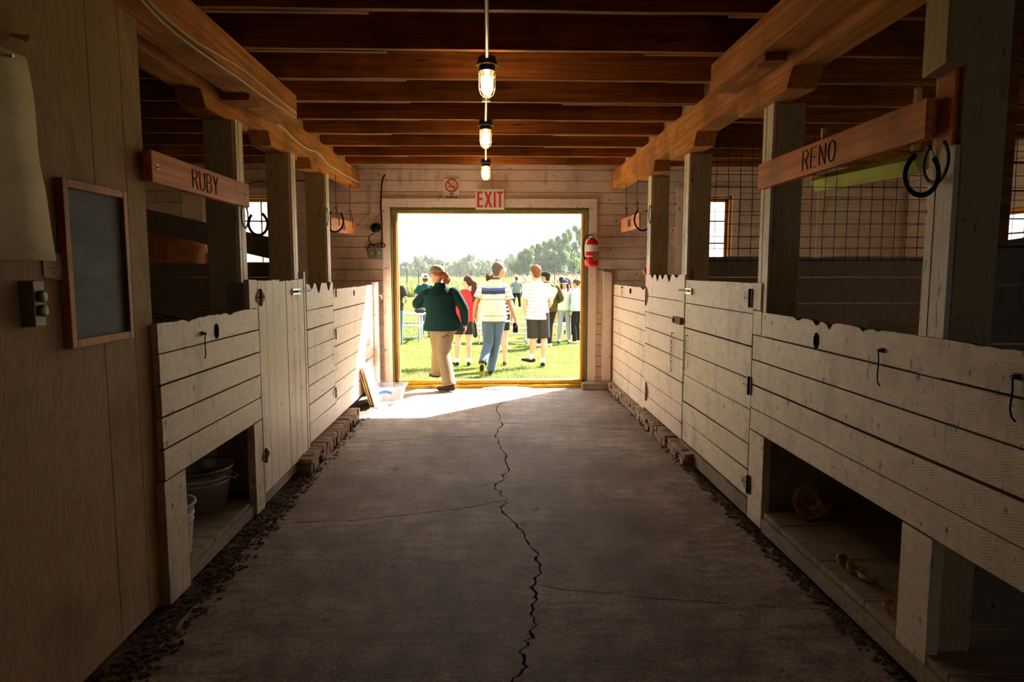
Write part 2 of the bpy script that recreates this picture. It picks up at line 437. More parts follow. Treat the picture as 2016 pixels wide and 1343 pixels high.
for i in range(len(main) - 1): seg_main.append(jag([main[i], main[i + 1]], 0.022 if i > 1 else 0.03, 6, 100 + i))
def mpath(a, b):
    out = []
    for i in range(a, b): out += seg_main[i][:-1]
    return out + [main[b]]
wr = random.Random(5)
wid = {}
def sh(p, dx, dy):
    k = (round(p.x, 5), round(p.y, 5))
    if k not in wid: wid[k] = wr.uniform(0.4, 1.5)
    return Vector((p.x + dx * wid[k], p.y + dy * wid[k], 0))
fl = MB()
last = len(main) - 1
def slab(path, side, top, bottom):      # main stretch + side cracks
    W = 0.006
    poly = [sh(p, -W * side * -1 if side > 0 else -W, 0) for p in path]
    b_ = [sh(p, 0, 0.004) for p in bottom] if bottom else [Vector((EL if side < 0 else ER, -2.5, 0))]
    t_ = [sh(p, 0, -0.004) for p in reversed(top)] if top else [Vector((EL if side < 0 else ER, 9.28, 0))]
    pts = poly + b_[1 if bottom else 0:] + t_[:-1 if top else None]
    er = random.Random(len(path)); out = []
    for i, p in enumerate(pts):          # worn outer edge
        out.append(p); q = pts[(i + 1) % len(pts)]
        if abs(p.x) > 1.35 and abs(q.x) > 1.35:
            m = int(abs(q.y - p.y) / 0.12)
            for k in range(1, m): out.append(p.lerp(q, k / m) + Vector((er.uniform(-0.02, 0.02), 0, 0)))
    fl.prism([v - Vector((0, 0, 0.05)) for v in out], (0, 0, 0.05))
slab(mpath(0, 4), -1, None, fine['L1']); slab(mpath(4, 8), -1, fine['L1'], fine['L2']); slab(mpath(8, last), -1, fine['L2'], None)
slab(mpath(0, 3), 1, None, fine['R1']); slab(mpath(3, 13), 1, fine['R1'], fine['R2']); slab(mpath(13, last), 1, fine['R2'], None)
fl.build('floor', 'concrete', origin=(0, 0, 0), kind='structure')
so = MB()
nx, ny = 120, 120
hr = random.Random(3)
for side, x0, x1 in ((-1, -XO, EL + 0.05), (1, ER - 0.05, XO)): so.box(x0, x1, -2.5, 9.4, -0.12, -0.03)
so.box(EL, ER, -2.5, 9.4, -0.14, -0.052)
so.build('floor_earth', 'soil', origin=(0, 0, -0.12), kind='structure')

# crumbled dirt lying along the slab edges
rb = MB()
for side in (-1, 1):
    for i in range(2600):
        y = rnd.uniform(1.4, 9.0) if rnd.random() < 0.5 else rnd.uniform(1.6, 5.5)
        if side < 0: x = rnd.triangular(-1.60, -1.32, -1.47)
        else: x = rnd.triangular(1.55, 1.71, 1.66)
        r = rnd.choice((0.004, 0.005, 0.006, 0.007, 0.008, 0.010, 0.012))
        z = (0.0 if (EL < x < ER) else -0.03) + r * 0.35
        rb.ball((x, y, z), (r * rnd.uniform(0.8, 1.6), r * rnd.uniform(0.8, 1.6), r * 0.6), 6, 4, rnd.uniform(0, 3), 0.9)
o = rb.build('loose_dirt', 'soil', origin=(0, 4, 0)); tag(o, 'brown crumbled dirt lying along both edges of the cracked concrete aisle', 'dirt'); o['kind'] = 'stuff'
st = MB()
for i in range(420):
    x = rnd.uniform(-1.4, 1.6); y = rnd.uniform(1.5, 8.5); a = rnd.uniform(0, pi); l = rnd.uniform(0.006, 0.03)
    st.tube([(x - l * cos(a), y - l * sin(a), 0.002), (x, y, 0.003), (x + l * cos(a), y + l * sin(a), 0.002)], 0.0011, 4)
M['straw'] = mat('straw', (0.6, 0.52, 0.38), 0.8)
o = st.build('straw_bits', 'straw', origin=(0, 4, 0)); tag(o, 'tiny pale straw bits scattered over the concrete aisle floor', 'straw'); o['kind'] = 'stuff'

def rows_wall(mb, u0, u1, z0, z1, dz, openings, face, gap=0.008, th=0.03, jit=0.002, seed=1):
    """horizontal boards in the plane given by face(u, d, z); d is depth into the wall"""
    r = random.Random(seed); z = z0
    while z < z1 - 0.01:
        t = min(z + dz, z1)
        cuts = {u0, u1}
        for a, b, c, d in openings:
            if z < d - 0.02 and t > c + 0.02: cuts |= {max(a, u0), min(b, u1)}
        k = u0 + r.uniform(1.2, 3.5)
        while k < u1: cuts.add(k); k += r.uniform(2.2, 4.2)
        cs = sorted(cuts)
        for a, b in zip(cs[:-1], cs[1:]):
            m = (a + b) / 2
            hit = [o for o in openings if o[0] <= m <= o[1] and z < o[3] - 0.02 and t > o[2] + 0.02]
            spans = [(z, t)]
            for o_ in hit:
                ns = []
                for p, q in spans:
                    if p < o_[2] - 0.01: ns.append((p, min(q, o_[2])))
                    if q > o_[3] + 0.01: ns.append((max(p, o_[3]), q))
                spans = ns
            d0 = r.uniform(-jit, jit)
            for p, q in spans:
                pts = [face(a + 0.001, d0, p + gap / 2), face(b - 0.001, d0, p + gap / 2), face(b - 0.001, d0, q - gap / 2), face(a + 0.001, d0, q - gap / 2)]
                mb.prism(pts, Vector(face(0, th, 0)) - Vector(face(0, 0, 0)))
        z = t
def sheet(mb, u0, u1, z0, z1, openings, face, d0, th):
    us = sorted({u0, u1} | {v for o in openings for v in o[:2]}); 
    for a, b in zip(us[:-1], us[1:]):
        m = (a + b) / 2; sp_ = [(z0, z1)]
        for o_ in openings:
            if o_[0] <= m <= o_[1]:
                ns = []
                for p, q in sp_:
                    if p < o_[2]: ns.append((p, min(q, o_[2])))
                    if q > o_[3]: ns.append((max(p, o_[3]), q))
                sp_ = ns
        for p, q in sp_:
            mb.prism([face(a, d0, p), face(b, d0, p), face(b, d0, q), face(a, d0, q)], Vector(face(0, th, 0)) - Vector(face(0, 0, 0)))

DOOR = (-1.335, 1.335, 0.0, 2.455)
WIN1 = (-3.42, -2.72, 1.66, 2.60)
WIN2 = (2.62, 3.29, 1.66, 2.62)
ff = lambda u, d, z: (u, YW + d, z)
mb = MB(); rows_wall(mb, -XO, XO, 0.0, 3.2, 0.148, [DOOR, WIN1, WIN2], ff, seed=2)
sheet(mb, -XO - 0.12, XO + 0.12, -0.1, 3.3, [(DOOR[0], DOOR[1], -0.1, DOOR[3]), WIN1, WIN2], ff, 0.035, 0.10)
mb.build('wall_far', 'white_boards', origin=(0, YW, 0), kind='structure')
for side, nm in ((-1, 'wall_left'), (1, 'wall_right')):
    fs = (lambda s: (lambda u, d, z: (s * (XO + d), u, z)))(side)
    ops = [(3.0, 3.9, 1.5, 2.3), (6.8, 7.6, 1.5, 2.3)] if side > 0 else [(6.6, 7.4, 1.5, 2.3)]
    mb = MB(); rows_wall(mb, -2.5, YW, 0, 3.2, 0.148, ops, fs, seed=5 + side); sheet(mb, -2.5, YW + 0.13, -0.1, 3.3, ops, fs, 0.035, 0.08)
    mb.build(nm, 'white_boards', origin=(side * XO, 3, 0), kind='structure')
mb = MB(); fr = lambda u, d, z: (u, -2.5 - d, z)
RW = [(-4.2, -3.2, 1.5, 2.2), (2.6, 4.0, 1.5, 2.2)]  # unseen rear openings, added to let light reach the nearer posts
sheet(mb, -XO - 0.1, XO + 0.1, -0.1, 3.3, RW, fr, 0.0, 0.10); mb.build('wall_rear', 'white_boards', origin=(0, -2.5, 0), kind='structure')
mb = MB()
x = -XO - 0.1
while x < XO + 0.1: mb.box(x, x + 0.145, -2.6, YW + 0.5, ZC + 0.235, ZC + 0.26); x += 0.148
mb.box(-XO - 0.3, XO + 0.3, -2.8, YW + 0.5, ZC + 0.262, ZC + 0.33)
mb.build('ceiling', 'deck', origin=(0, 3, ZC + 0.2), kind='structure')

# plywood lining on the left of the aisle, near the camera
ply = MB(); PX = -1.58
ye = P(300, 640, X=PX).y
seam = P(207, 700, X=PX).y; seam2 = P(268, 700, X=PX).y
for a, b in ((-1.0, 1.22), (1.225, seam), (seam + 0.004, seam2), (seam2 + 0.003, ye)): ply.box(PX - 0.018, PX, a, b, 0.02, 2.90)
ply.box(PX - 0.10, PX - 0.02, ye - 0.05, ye, 0.0, 2.7)
ply.box(PX - 0.10, PX - 0.02, -1.0, ye, 0.0, 0.02)
ply.build('wall_lining_left', 'plywood', origin=(PX, 1, 0), kind='structure', bevel=0.001)
print('plywood end', ye, seam, seam2)
rl = MB(); rl.box(1.72, 1.76, -2.4, 1.85, 0, 2.9); rl.build('wall_lining_right', 'grey_boards', kind='structure')

# door casing, jambs and yellow threshold
d1 = struct('door_1', (0, YW, 0))
mb = MB(); mb.box(-1.445, -1.335, YW - 0.03, YW - 0.001, 0.02, 2.455); mb.box(1.335, 1.445, YW - 0.03, YW - 0.001, 0.02, 2.455); mb.box(-1.445, 1.445, YW - 0.034, YW - 0.001, 2.457, 2.575)
mb.build('door_casing', 'trim_paint', d1, bevel=0.002)
mb = MB(); mb.box(-1.332, -1.315, YW - 0.028, YW + 0.10, 0.05, 2.45); mb.box(1.315, 1.332, YW - 0.028, YW + 0.10, 0.05, 2.45); mb.box(-1.332, 1.332, YW - 0.028, YW + 0.10, 2.42, 2.45)
mb.build('painted_edge', 'green_paint', d1)
mb = MB(); mb.box(-1.314, -1.262, YW + 0.03, YW + 0.14, 0.05, 2.42); mb.box(1.265, 1.314, YW + 0.03, YW + 0.14, 0.05, 2.42); mb.box(-1.262, 1.262, YW + 0.03, YW + 0.14, 2.385, 2.42)
mb.build('door_jamb', 'brown_jamb', d1, bevel=0.002)
mb = MB(); mb.box(1.250, 1.264, YW + 0.06, YW + 0.14, 0.05, 2.385); mb.box(-1.26, -1.248, YW + 0.06, YW + 0.14, 0.05, 2.385)
mb.build('door_stop', 'yellow_paint', d1)
s0 = MB()
def wavy(mb, x0, x1, y0, y1, z0, z1, n=30, a=0.006, seed=1):
    r = random.Random(seed); top = []; 
    for i in range(n + 1): top.append(Vector((x0 + (x1 - x0) * i / n, y0, z1 + a * noise.noise(Vector((i * 0.5, seed, 0))))))
    mb.prism([Vector((x0, y0, z0)), Vector((x1, y0, z0))] + top[::-1], (0, y1 - y0, 0))
wavy(s0, -1.33, 1.33, YW - 0.02, YW + 0.09, -0.03, 0.048, seed=3); wavy(s0, -1.31, 1.31, YW + 0.03, YW + 0.16, 0.052, 0.105, seed=9)
s0.build('threshold', 'yellow_paint', d1, bevel=0.004)
# mortar hump poured against the threshold
mh = MB(); mh.ball((0.22, YW - 0.03, -0.005), (0.36, 0.16, 0.035), 24, 10, 0, 0.12); mh.build('floor_patch', 'concrete', smooth=True, kind='structure')

# windows
def window(i, x0, x1, z0, z1, y=YW, side=None):
    """side None: in the far wall; +-1: in a side wall (x0, x1 are then y values)"""
    f = (lambda u, d, z: Vector((u, y + d, z))) if side is None else (lambda u, d, z: Vector((side * (XO + d), u, z)))
    o = struct('window_%d' % i, f((x0 + x1) / 2, 0, z0))
    def bar(mb, a, b, c, d, e, g): mb.prism([f(a, e, c), f(b, e, c), f(b, e, d), f(a, e, d)], f(0, g, 0) - f(0, e, 0))
    t = 0.085; mb = MB()
    bar(mb, x0 - t, x0, z0 - 0.03, z1 + 0.1, -0.022, -0.001); bar(mb, x1, x1 + t, z0 - 0.03, z1 + 0.1, -0.022, -0.001); bar(mb, x0 - t - 0.01, x1 + t + 0.01, z1 + 0.001, z1 + 0.11, -0.028, -0.001)
    mb.build('window_casing', 'trim_paint', o)
    mb = MB(); bar(mb, x0, x0 + 0.03, z0, z1, 0.0, 0.12); bar(mb, x1 - 0.03, x1, z0, z1, 0.0, 0.12); bar(mb, x0, x1, z1 - 0.03, z1, 0.0, 0.12); bar(mb, x0, x1, z0, z0 + 0.03, -0.03, 0.12)
    mb.build('window_frame', 'brown_jamb', o)
    a, b, c, d = x0 + 0.031, x1 - 0.031, z0 + 0.031, z1 - 0.031; m = MB()
    bar(m, a, a + 0.035, c, d, 0.07, 0.10); bar(m, b - 0.035, b, c, d, 0.07, 0.10); bar(m, a, b, c, c + 0.04, 0.07, 0.10); bar(m, a, b, d - 0.04, d, 0.07, 0.10)
    bar(m, (a + b) / 2 - 0.01, (a + b) / 2 + 0.01, c, d, 0.075, 0.095)
    for k in (1, 2): zz = c + (d - c) * k / 3; bar(m, a, b, zz - 0.01, zz + 0.01, 0.075, 0.095)
    m.build('window_sash', 'brown_jamb', o)
    m = MB(); bar(m, a, b, c, d, 0.083, 0.086); m.build('window_pane', 'pane_glass', o)
window(1, WIN1[0], WIN1[1], WIN1[2], WIN1[3]); window(2, WIN2[0], WIN2[1], WIN2[2], WIN2[3])
window(3, 3.0, 3.9, 1.5, 2.3, side=1); window(4, 6.8, 7.6, 1.5, 2.3, side=1); window(5, 6.6, 7.4, 1.5, 2.3, side=-1)  # side-wall windows, out of view, added to bring daylight onto the nearer posts

# boarded door in the far wall, seen through the right-hand stalls
d2 = struct('door_2', (4.9, YW, 0)); mb = MB()
a = P(1622, 400, Y=YW).x; b = P(1756, 400, Y=YW).x
mb.box(a - 0.10, a, YW - 0.035, YW - 0.004, 0, 2.62); mb.box(b, b + 0.10, YW - 0.035, YW - 0.004, 0, 2.62); mb.box(a - 0.1, b + 0.1, YW - 0.04, YW - 0.004, 2.62, 2.73)
mb.build('door_casing', 'trim_paint', d2)
mb = MB(); zz = 0.05
while zz < 2.6: mb.box(a + 0.004, b - 0.004, YW - 0.026, YW - 0.005, zz, min(zz + 0.20, 2.6)); zz += 0.206
mb.box(b - 0.16, b - 0.12, YW - 0.045, YW - 0.026, 0.05, 2.15); mb.box(a + 0.0, b - 0.12, YW - 0.045, YW - 0.026, 2.13, 2.17)
mb.build('door_leaf', 'stall_boards_pale', d2)

# joists, beams, bolsters and posts
ORD = ['first', 'second', 'third', 'fourth', 'fifth', 'sixth', 'seventh', 'eighth', 'ninth', 'tenth', 'eleventh', 'twelfth']
KY = [3.62 + 0.625 * k for k in range(-1, 9)]
jr = random.Random(11)
for k, y in enumerate(KY):
    n = ORD[len(KY) - 1 - k]
    mb = MB(); L = 1.95; xs = [-L + 2 * L * i / 24 for i in range(25)]
    dz = [0.004 * noise.noise(Vector((xx * 2.0, k, 0))) for xx in xs]
    poly = [Vector((xx, y - 0.02, ZC + d)) for xx, d in zip(xs, dz)] + [Vector((L, y - 0.02, ZC + 0.235)), Vector((-L, y - 0.02, ZC + 0.235))]
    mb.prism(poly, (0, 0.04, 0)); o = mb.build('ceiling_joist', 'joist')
    tag(o, 'brown wooden ceiling joist across the aisle, %s counting from the doorway wall' % n, 'joist', 'joists over the aisle')
    for s_, sn in ((-1, 'left'), (1, 'right')):
        x0 = jr.choice((0.58, 0.62, 0.95, 1.25)); mb = MB(); d = jr.uniform(-0.004, 0.004)
        mb.box(min(s_ * x0, s_ * XO), max(s_ * x0, s_ * XO), y + 0.021, y + 0.06, ZC + d, ZC + 0.235)
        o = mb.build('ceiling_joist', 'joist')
        tag(o, 'lapped brown ceiling joist running over the %s stalls, %s counting from the doorway wall' % (sn, n), 'joist', 'joists over the %s stalls' % sn)
    if k < len(KY) - 1:
        for s_, x0, sn in ((-1, -1.79, 'left'), (1, 1.70, 'right')):
            mb = MB(); mb.box(x0 - 0.015, x0 + 0.015, y + 0.062, y + 0.625 - 0.022, ZC + 0.001, ZC + 0.234)
            o = mb.build('joist_blocking', 'block')
            tag(o, 'pale blocking board on the %s beam between %s and %s joist from the doorway' % (sn, ORD[len(KY) - 2 - k], n), 'blocking board', 'blocking boards between joists')
def beam(name, x0, x1, y0, y1, z0, z1, label, m='beam', cat='beam'):
    mb = MB(); n = int((y1 - y0) / 0.25); 
    for i in range(n):
        a = y0 + (y1 - y0) * i / n; b = y0 + (y1 - y0) * (i + 1) / n
    mb.box(x0, x1, y0, y1, z0, z1)
    return tag(mb.build(name, m, bevel=0.004), label, cat)
yl = P(581, 189, X=-1.465).y; yr = P(1400, 131, X=1.42).y
beam('ceiling_beam', -1.67, -1.455, -1.0, yl, 2.725, ZC - 0.001, 'thick near beam on the left side, two cables running under its edge')
beam('ceiling_beam', 1.42, 1.60, -1.0, yr, 2.74, ZC - 0.001, 'thick near beam on the right side, ending above the stall door')
beam('ceiling_beam', -1.90, -1.73, -1.0, YW - 0.01, 2.70, ZC - 0.001, 'long orange beam on the left carried by the posts up to the doorway wall')
beam('ceiling_beam', 1.63, 1.80, -1.0, YW - 0.01, 2.70, ZC - 0.001, 'long orange beam on the right carried by the posts up to the doorway wall')
PL = [P(466, 500, X=-1.70).y, P(573, 500, X=-1.70).y, P(641, 500, X=-1.70).y]
PRY = [P(1880, 500, X=1.71).y, P(1520, 500, X=1.71).y, P(1358, 500, X=1.71).y, P(1284, 500, X=1.71).y]
print('posts', PL, PRY)
def bolster(x0, x1, y, label):
    mb = MB(); a, b = y - 0.30, y + 0.42
    mb.prism([(x0, a + 0.0, 2.60), (x0, b, 2.60), (x0, b + 0.05, 2.699), (x0, a - 0.07, 2.699)], (x1 - x0, 0, 0))
    tag(mb.build('bolster', 'beam', bevel=0.004), label, 'bolster', 'bolster blocks on the posts')
plab = [('beside the RUBY sign', 'behind the upright-board stall door', 'nearest to the doorway')]
for i, y in enumerate(PL):
    nm = ('behind the RUBY sign', 'behind the stall door of upright boards', 'nearest the doorway')[i]
    p = thing('post', 'square painted wooden post on the left, %s' % nm, 'post', (-1.78, y + 0.08, 0), 'stall posts')
    mb = MB(); mb.box(-1.89, -1.70, y, y + 0.14, 0, 2.599); mb.build('post_core', 'post_paint', p, bevel=0.004)
    mb = MB(); mb.box(-1.699, -1.68, y + 0.01, y + 0.05, 1.2, 2.60); mb.box(-1.699, -1.678, y + 0.055, y + 0.095, 1.2, 2.60); mb.box(-1.699, -1.681, y + 0.10, y + 0.139, 1.2, 2.60)
    mb.build('edge_strip', 'vertical_boards', p)
    bolster(-1.90, -1.74, y, 'short slanted bolster block on the left post %s' % nm)
for i, y in enumerate(PRY):
    nm = ('beside the near end of the RENO sign', 'at the far end of the RENO sign', 'beside the bolt of the open-topped stall door', 'nearest the doorway')[i]
    p = thing('post', 'square painted wooden post on the right, %s' % nm, 'post', (1.80, y + 0.08, 0), 'stall posts')
    wd = 0.17 if i else 0.16
    top = 2.599 if i else 2.699
    mb = MB(); mb.box(1.71, 1.71 + wd, y, y + (0.15 if i else 0.17), 0, top); mb.build('post_core', 'post_paint', p, bevel=0.004)
    mb = MB()
    for k in range(3): mb.box(1.688 + 0.002 * (k % 2), 1.709, y + 0.004 + k * 0.05, y + 0.05 + k * 0.05, 1.2, 2.06 if i == 0 else 2.60)
    mb.build('edge_strip', 'vertical_boards', p)
    if i == 0:
        mb = MB(); mb.box(1.69, 1.709, y + 0.03, y + 0.12, 2.06, 2.37); mb.build('bare_wood_patch', 'sign_wood', p)
        mb = MB(); mb.prism([(1.62, y - 0.02, 2.34), (1.62, y + 0.12, 2.32), (1.62, y + 0.12, 2.699), (1.62, y - 0.02, 2.699)], (0.085, 0, 0)); mb.build('hanging_block', 'post_paint', p, bevel=0.006)
        mb = MB(); mb.box(1.872, 1.93, y + 0.03, y + 0.10, 1.7, 2.9); mb.build('side_batten', 'joist', p)
    else:
        bolster(1.63, 1.80, y, 'short slanted bolster block on the right post %s' % nm)
# stub timbers seen between beams
mb = MB(); mb.box(-2.6, -1.905, 3.62, 3.76, 2.62, 2.82); tag(mb.build('brace_timber', 'beam', bevel=0.004), 'short raw timber stub under the joists behind the near left beam', 'timber')
mb = MB(); mb.obox((1.50, 3.72, 2.72), (0.06, 0, 0), (0, 0.07, 0.0), (0, 0, 0.018)); tag(mb.build('wood_wedge', 'joist'), 'dark wood wedge jammed under the near right beam', 'wedge')
mb = MB(); mb.obox((-1.62, 4.62, 2.705), (0.09, 0, 0), (0, 0.10, 0), (0, 0, 0.018)); tag(mb.build('wood_wedge', 'joist'), 'dark wood wedge under the near left beam end', 'wedge')
# ------------------------------------------------------------------ stall fronts
def xs_(s, d): return XL - d if s < 0 else XR + d
def row_panel(mb, s, y0, y1, rows, off=0.0, th=0.03, seed=1, rag=None, joint=None, gap=0.007):
    r = random.Random(seed)
    for i, (a, b) in enumerate(zip(rows[:-1], rows[1:])):
        cuts = [y0, y1]
        if joint: cuts = sorted(cuts + [j for j in joint if y0 < j < y1])
        for c, d in zip(cuts[:-1], cuts[1:]):
            dd = off + r.uniform(0, 0.003); j0, j1 = r.uniform(-0.003, 0.003), r.uniform(-0.003, 0.003)
            x = xs_(s, dd); t = th if s > 0 else -th; c += 0.001; d -= 0.001
            g = gap / 2
            if i == len(rows) - 2 and rag:
                m = max(6, int((d - c) / 0.03)); top = [Vector((x, c + (d - c) * k / m, b - rag(c + (d - c) * k / m))) for k in range(m + 1)]
                mb.prism([Vector((x, c, a + g + j0)), Vector((x, d, a + g + j1))] + top[::-1], (t, 0, 0))
            else:
                mb.prism([Vector((x, c, a + g + j0)), Vector((x, d, a + g + j1)), Vector((x, d, b - g + j1)), Vector((x, c, b - g + j0))], (t, 0, 0))
def ragged(amp, bites, seed):
    def f(y):
        v = amp * abs(noise.noise(Vector((y * 9, seed, 0)))) + amp * 0.6 * abs(noise.noise(Vector((y * 31, seed, 3))))
        for c, w_, d in bites:
            t = abs(y - c) / w_
            if t < 1: v += d * (cos(t * pi) + 1) / 2
        return v
    return f
def disc(s, y, z, ry, rz, off=0.0):  # flat disc, coloured black for the shade inside a knot hole
    mb = MB(); x = xs_(s, -0.0015 - off)
    mb.prism([Vector((x, y + ry * cos(t * pi / 10), z + rz * sin(t * pi / 10))) for t in range(20)], (0.004 * (1 if s > 0 else -1), 0, 0)); return mb
def pt(s, y, z, out): return Vector((xs_(s, -out), y, z))
def hook(s, y, z, L, label):
    o = thing('hook', label, 'hook', (xs_(s, 0), y, z - L))
    mb = MB(); mb.tube([pt(s, y, z, 0.0), pt(s, y, z, 0.022)], 0.007, 8); mb.box(min(xs_(s, 0), xs_(s, -0.006)), max(xs_(s, 0), xs_(s, -0.006)), y - 0.012, y + 0.012, z - 0.01, z + 0.012); mb.build('screw_eye', 'iron', o)
    mb = MB(); mb.tube([pt(s, y, z + 0.006, 0.018), pt(s, y + 0.006, z - L * 0.3, 0.010), pt(s, y + 0.010, z - L * 0.75, 0.010), pt(s, y - 0.006, z - L * 0.92, 0.016), pt(s, y - 0.016, z - L, 0.012), pt(s, y - 0.03, z - L * 0.98, 0.022)], 0.003, 8); mb.build('hook_rod', 'wire', o)
def hinge(s, y, z, parent, out=0.0, m='rust', w_=0.05, h=0.07, sgn=0, strap=None):
    """butterfly hinge; sgn 0 = both leaves; +-1 only the leaf towards +-y"""
    mb = MB(); x = xs_(s, -out); t = -0.004 if s > 0 else 0.004
    for q in (-1, 1):
        if sgn and q != sgn: continue
        L = w_ * (2.0 if strap else 1)
        mb.prism([(x, y + q * 0.004, z - h / 2), (x, y + q * L, z - h * 0.14), (x, y + q * L, z + h * 0.14), (x, y + q * 0.004, z + h / 2)], (t, 0, 0))
        for k in (0.35, 0.75): 
            c = Vector((x + t * 1.2, y + q * L * k, z)); mb.ball(c, 0.006, 6, 4)
    o = mb.build('hinge', m, parent)
    k = MB(); k.tube([(x + t * 1.5, y, z - h / 2), (x + t * 1.5, y, z + h / 2)], 0.008, 8)
    if sgn: k.box(min(x, x + t), max(x, x + t), y - 0.02 * sgn - 0.012, y - 0.02 * sgn + 0.012, z - h / 2, z + h / 2)
    k.build('hinge_pin', 'rust' if m in ('rust', 'trim_paint') else 'iron', o)
    return o
def chain(y, z, n, s, label, parent=None, out=0.02):
    o = parent; mb = MB()
    for i in range(n):
        c = pt(s, y + 0.002 * sin(i), z - i * 0.032, out); pts = []
        for k in range(10):
            a = 2 * pi * k / 10; u = 0.010 * cos(a); v = 0.021 * sin(a)
            pts.append(c + (Vector((0, u, v)) if i % 2 == 0 else Vector((u, 0.3 * u, v))))
        mb.tube(pts, 0.0032, 6, closed=True)
    mb.tube([pt(s, y, z + 0.02, 0), pt(s, y, z + 0.02, out + 0.004)], 0.005, 6)
    e = z - n * 0.032; mb.tube([pt(s, y, e + 0.01, out), pt(s, y - 0.01, e - 0.05, out), pt(s, y + 0.012, e - 0.035, out), pt(s, y + 0.004, e, out)], 0.005, 6)
    return mb

# ---- left manger (RUBY)
ya = P(313, 700, X=XL).y; yb = P(512, 700, X=XL).y
man = thing('feeding_manger', 'cream board feeding manger below the RUBY sign with an open bay under it', 'manger', (XL, (ya + yb) / 2, 0))
mb = MB(); row_panel(mb, -1, ya, yb, [0.61, 0.762, 0.915, 1.067, 1.215, 1.362], seed=3, rag=ragged(0.012, [(ya + 0.35, 0.06, 0.012), (ya + 0.9, 0.07, 0.015)], 2)); mb.build('front_boards', 'stall_boards', man, bevel=0.002)
mb = MB()
for a, b in zip([0.61, 0.762, 0.915, 1.067, 1.215], [0.762, 0.915, 1.067, 1.215, 1.355]): mb.box(XL - 0.13, XL - 0.032, ya - 0.002, ya + 0.02, a + 0.004, b - 0.004)
mb.box(XL - 0.12, XL - 0.034, ya + 0.022, ya + 0.06, 0.0, 1.34); mb.build('end_boards', 'frame_wood', man)
mb = MB(); mb.box(XL - 0.05, XL - 0.001, ya - 0.01, P(372, 1050, X=XL).y, 0.0, 0.607); mb.build('support_post', 'stall_boards', man, bevel=0.003)
mb = MB(); mb.box(XL - 0.05, XL - 0.001, P(503, 900, X=XL).y, yb - 0.003, 0.0, 0.607); mb.build('support_post', 'stall_boards', man, bevel=0.003)
mb = MB(); mb.box(XL - 0.70, XL - 0.035, ya, yb, 0.60, 0.63); mb.box(XL - 0.72, XL - 0.70, ya, yb, 0.60, 1.3); mb.build('feed_trough', 'grey_boards', man)
mb = MB(); mb.box(XL - 1.02, XL - 1.0, ya, yb + 0.1, 0.1, 0.6); mb.build('back_boards', 'grey_boards', man)
mb = MB(); y = ya + 0.02
while y < yb - 0.05: e = min(y + 0.145, yb - 0.02); mb.box(XL - 1.0, XL - 0.03, y, e - 0.004, 0.075, 0.10); y = e
mb.build('bay_floor', 'plank_floor', man, bevel=0.002)
mb = MB(); mb.box(XL - 0.05, XL - 0.02, P(372, 1050, X=XL).y, P(503, 900, X=XL).y, 0.0, 0.074); mb.build('kick_board', 'plank_floor', man)
p = P(427, 652, X=XL); disc(-1, p.y, p.z, 0.028, 0.042).build('knot_hole_shade', 'black', man)
p = P(398, 657, X=XL); hook(-1, p.y, p.z, 0.13, 'small steel hook hanging on the manger boards below the RUBY sign')
# upright end board beside the manger
p0 = P(491, 580, X=XL).y; mb = MB(); mb.prism([(XL - 0.001, p0, 1.364), (XL - 0.001, yb, 1.36), (XL - 0.001, yb, 1.545), (XL - 0.001, p0, 1.55)], (-0.03, 0, 0)); mb.build('end_board', 'stall_boards', man)
mb = MB(); mb.box(XL - 0.14, XL - 0.035, p0 - 0.01, p0 + 0.03, 1.36, 1.53); mb.build('end_cleat', 'grey_boards', man)

# galvanised tub and white pail in the bay
def tub(c, r0, r1, h, name, label, m, rim=0.008, rib=True, cat='tub'):
    o = thing(name, label, cat, c)
    pr = [(r0 * 0.97, 0), (r0, 0.006)]
    for t in (0.62, 0.66, 0.70, 0.74, 0.78, 0.82) if rib else (): 
        rr = r0 + (r1 - r0) * t; pr += [(rr, h * (t - 0.015)), (rr + 0.005, h * t), (rr, h * (t + 0.015))] if t in (0.66, 0.78) else [(rr, h * t)]
    pr += [(r1, h - 0.008), (r1 + rim, h - 0.006), (r1 + rim, h + 0.004), (r1 - 0.002, h + 0.004), (r1 - 0.006, h - 0.01), (r0 - 0.004, 0.01)]
    mb = MB(); mb.lathe(pr, c, 40); mb.build('wall', m, o, smooth=True)
    return o
tp = P(402, 1000, X=XL - 0.33); tb = tub((XL - 0.32, P(394, 1003, X=XL - 0.32).y, 0.10), 0.155, 0.205, 0.27, 'metal_tub', 'round galvanised metal tub in the bay under the left manger', 'galvanised')
c0 = wloc(tb)
for q in (-1, 1):
    mb = MB(); mb.tube([c0 + Vector((q * 0.19, -0.05, 0.225)), c0 + Vector((q * 0.235, -0.03, 0.20)), c0 + Vector((q * 0.235, 0.03, 0.20)), c0 + Vector((q * 0.19, 0.05, 0.225))], 0.005, 8); mb.build('handle', 'galvanised', tb)
wp = tub((XL - 0.18, P(326, 1000, X=XL - 0.18).y, 0.10), 0.115, 0.14, 0.28, 'plastic_pail', 'white plastic pail half hidden behind the left manger post', 'white_plastic', 0.010, True, 'bucket')

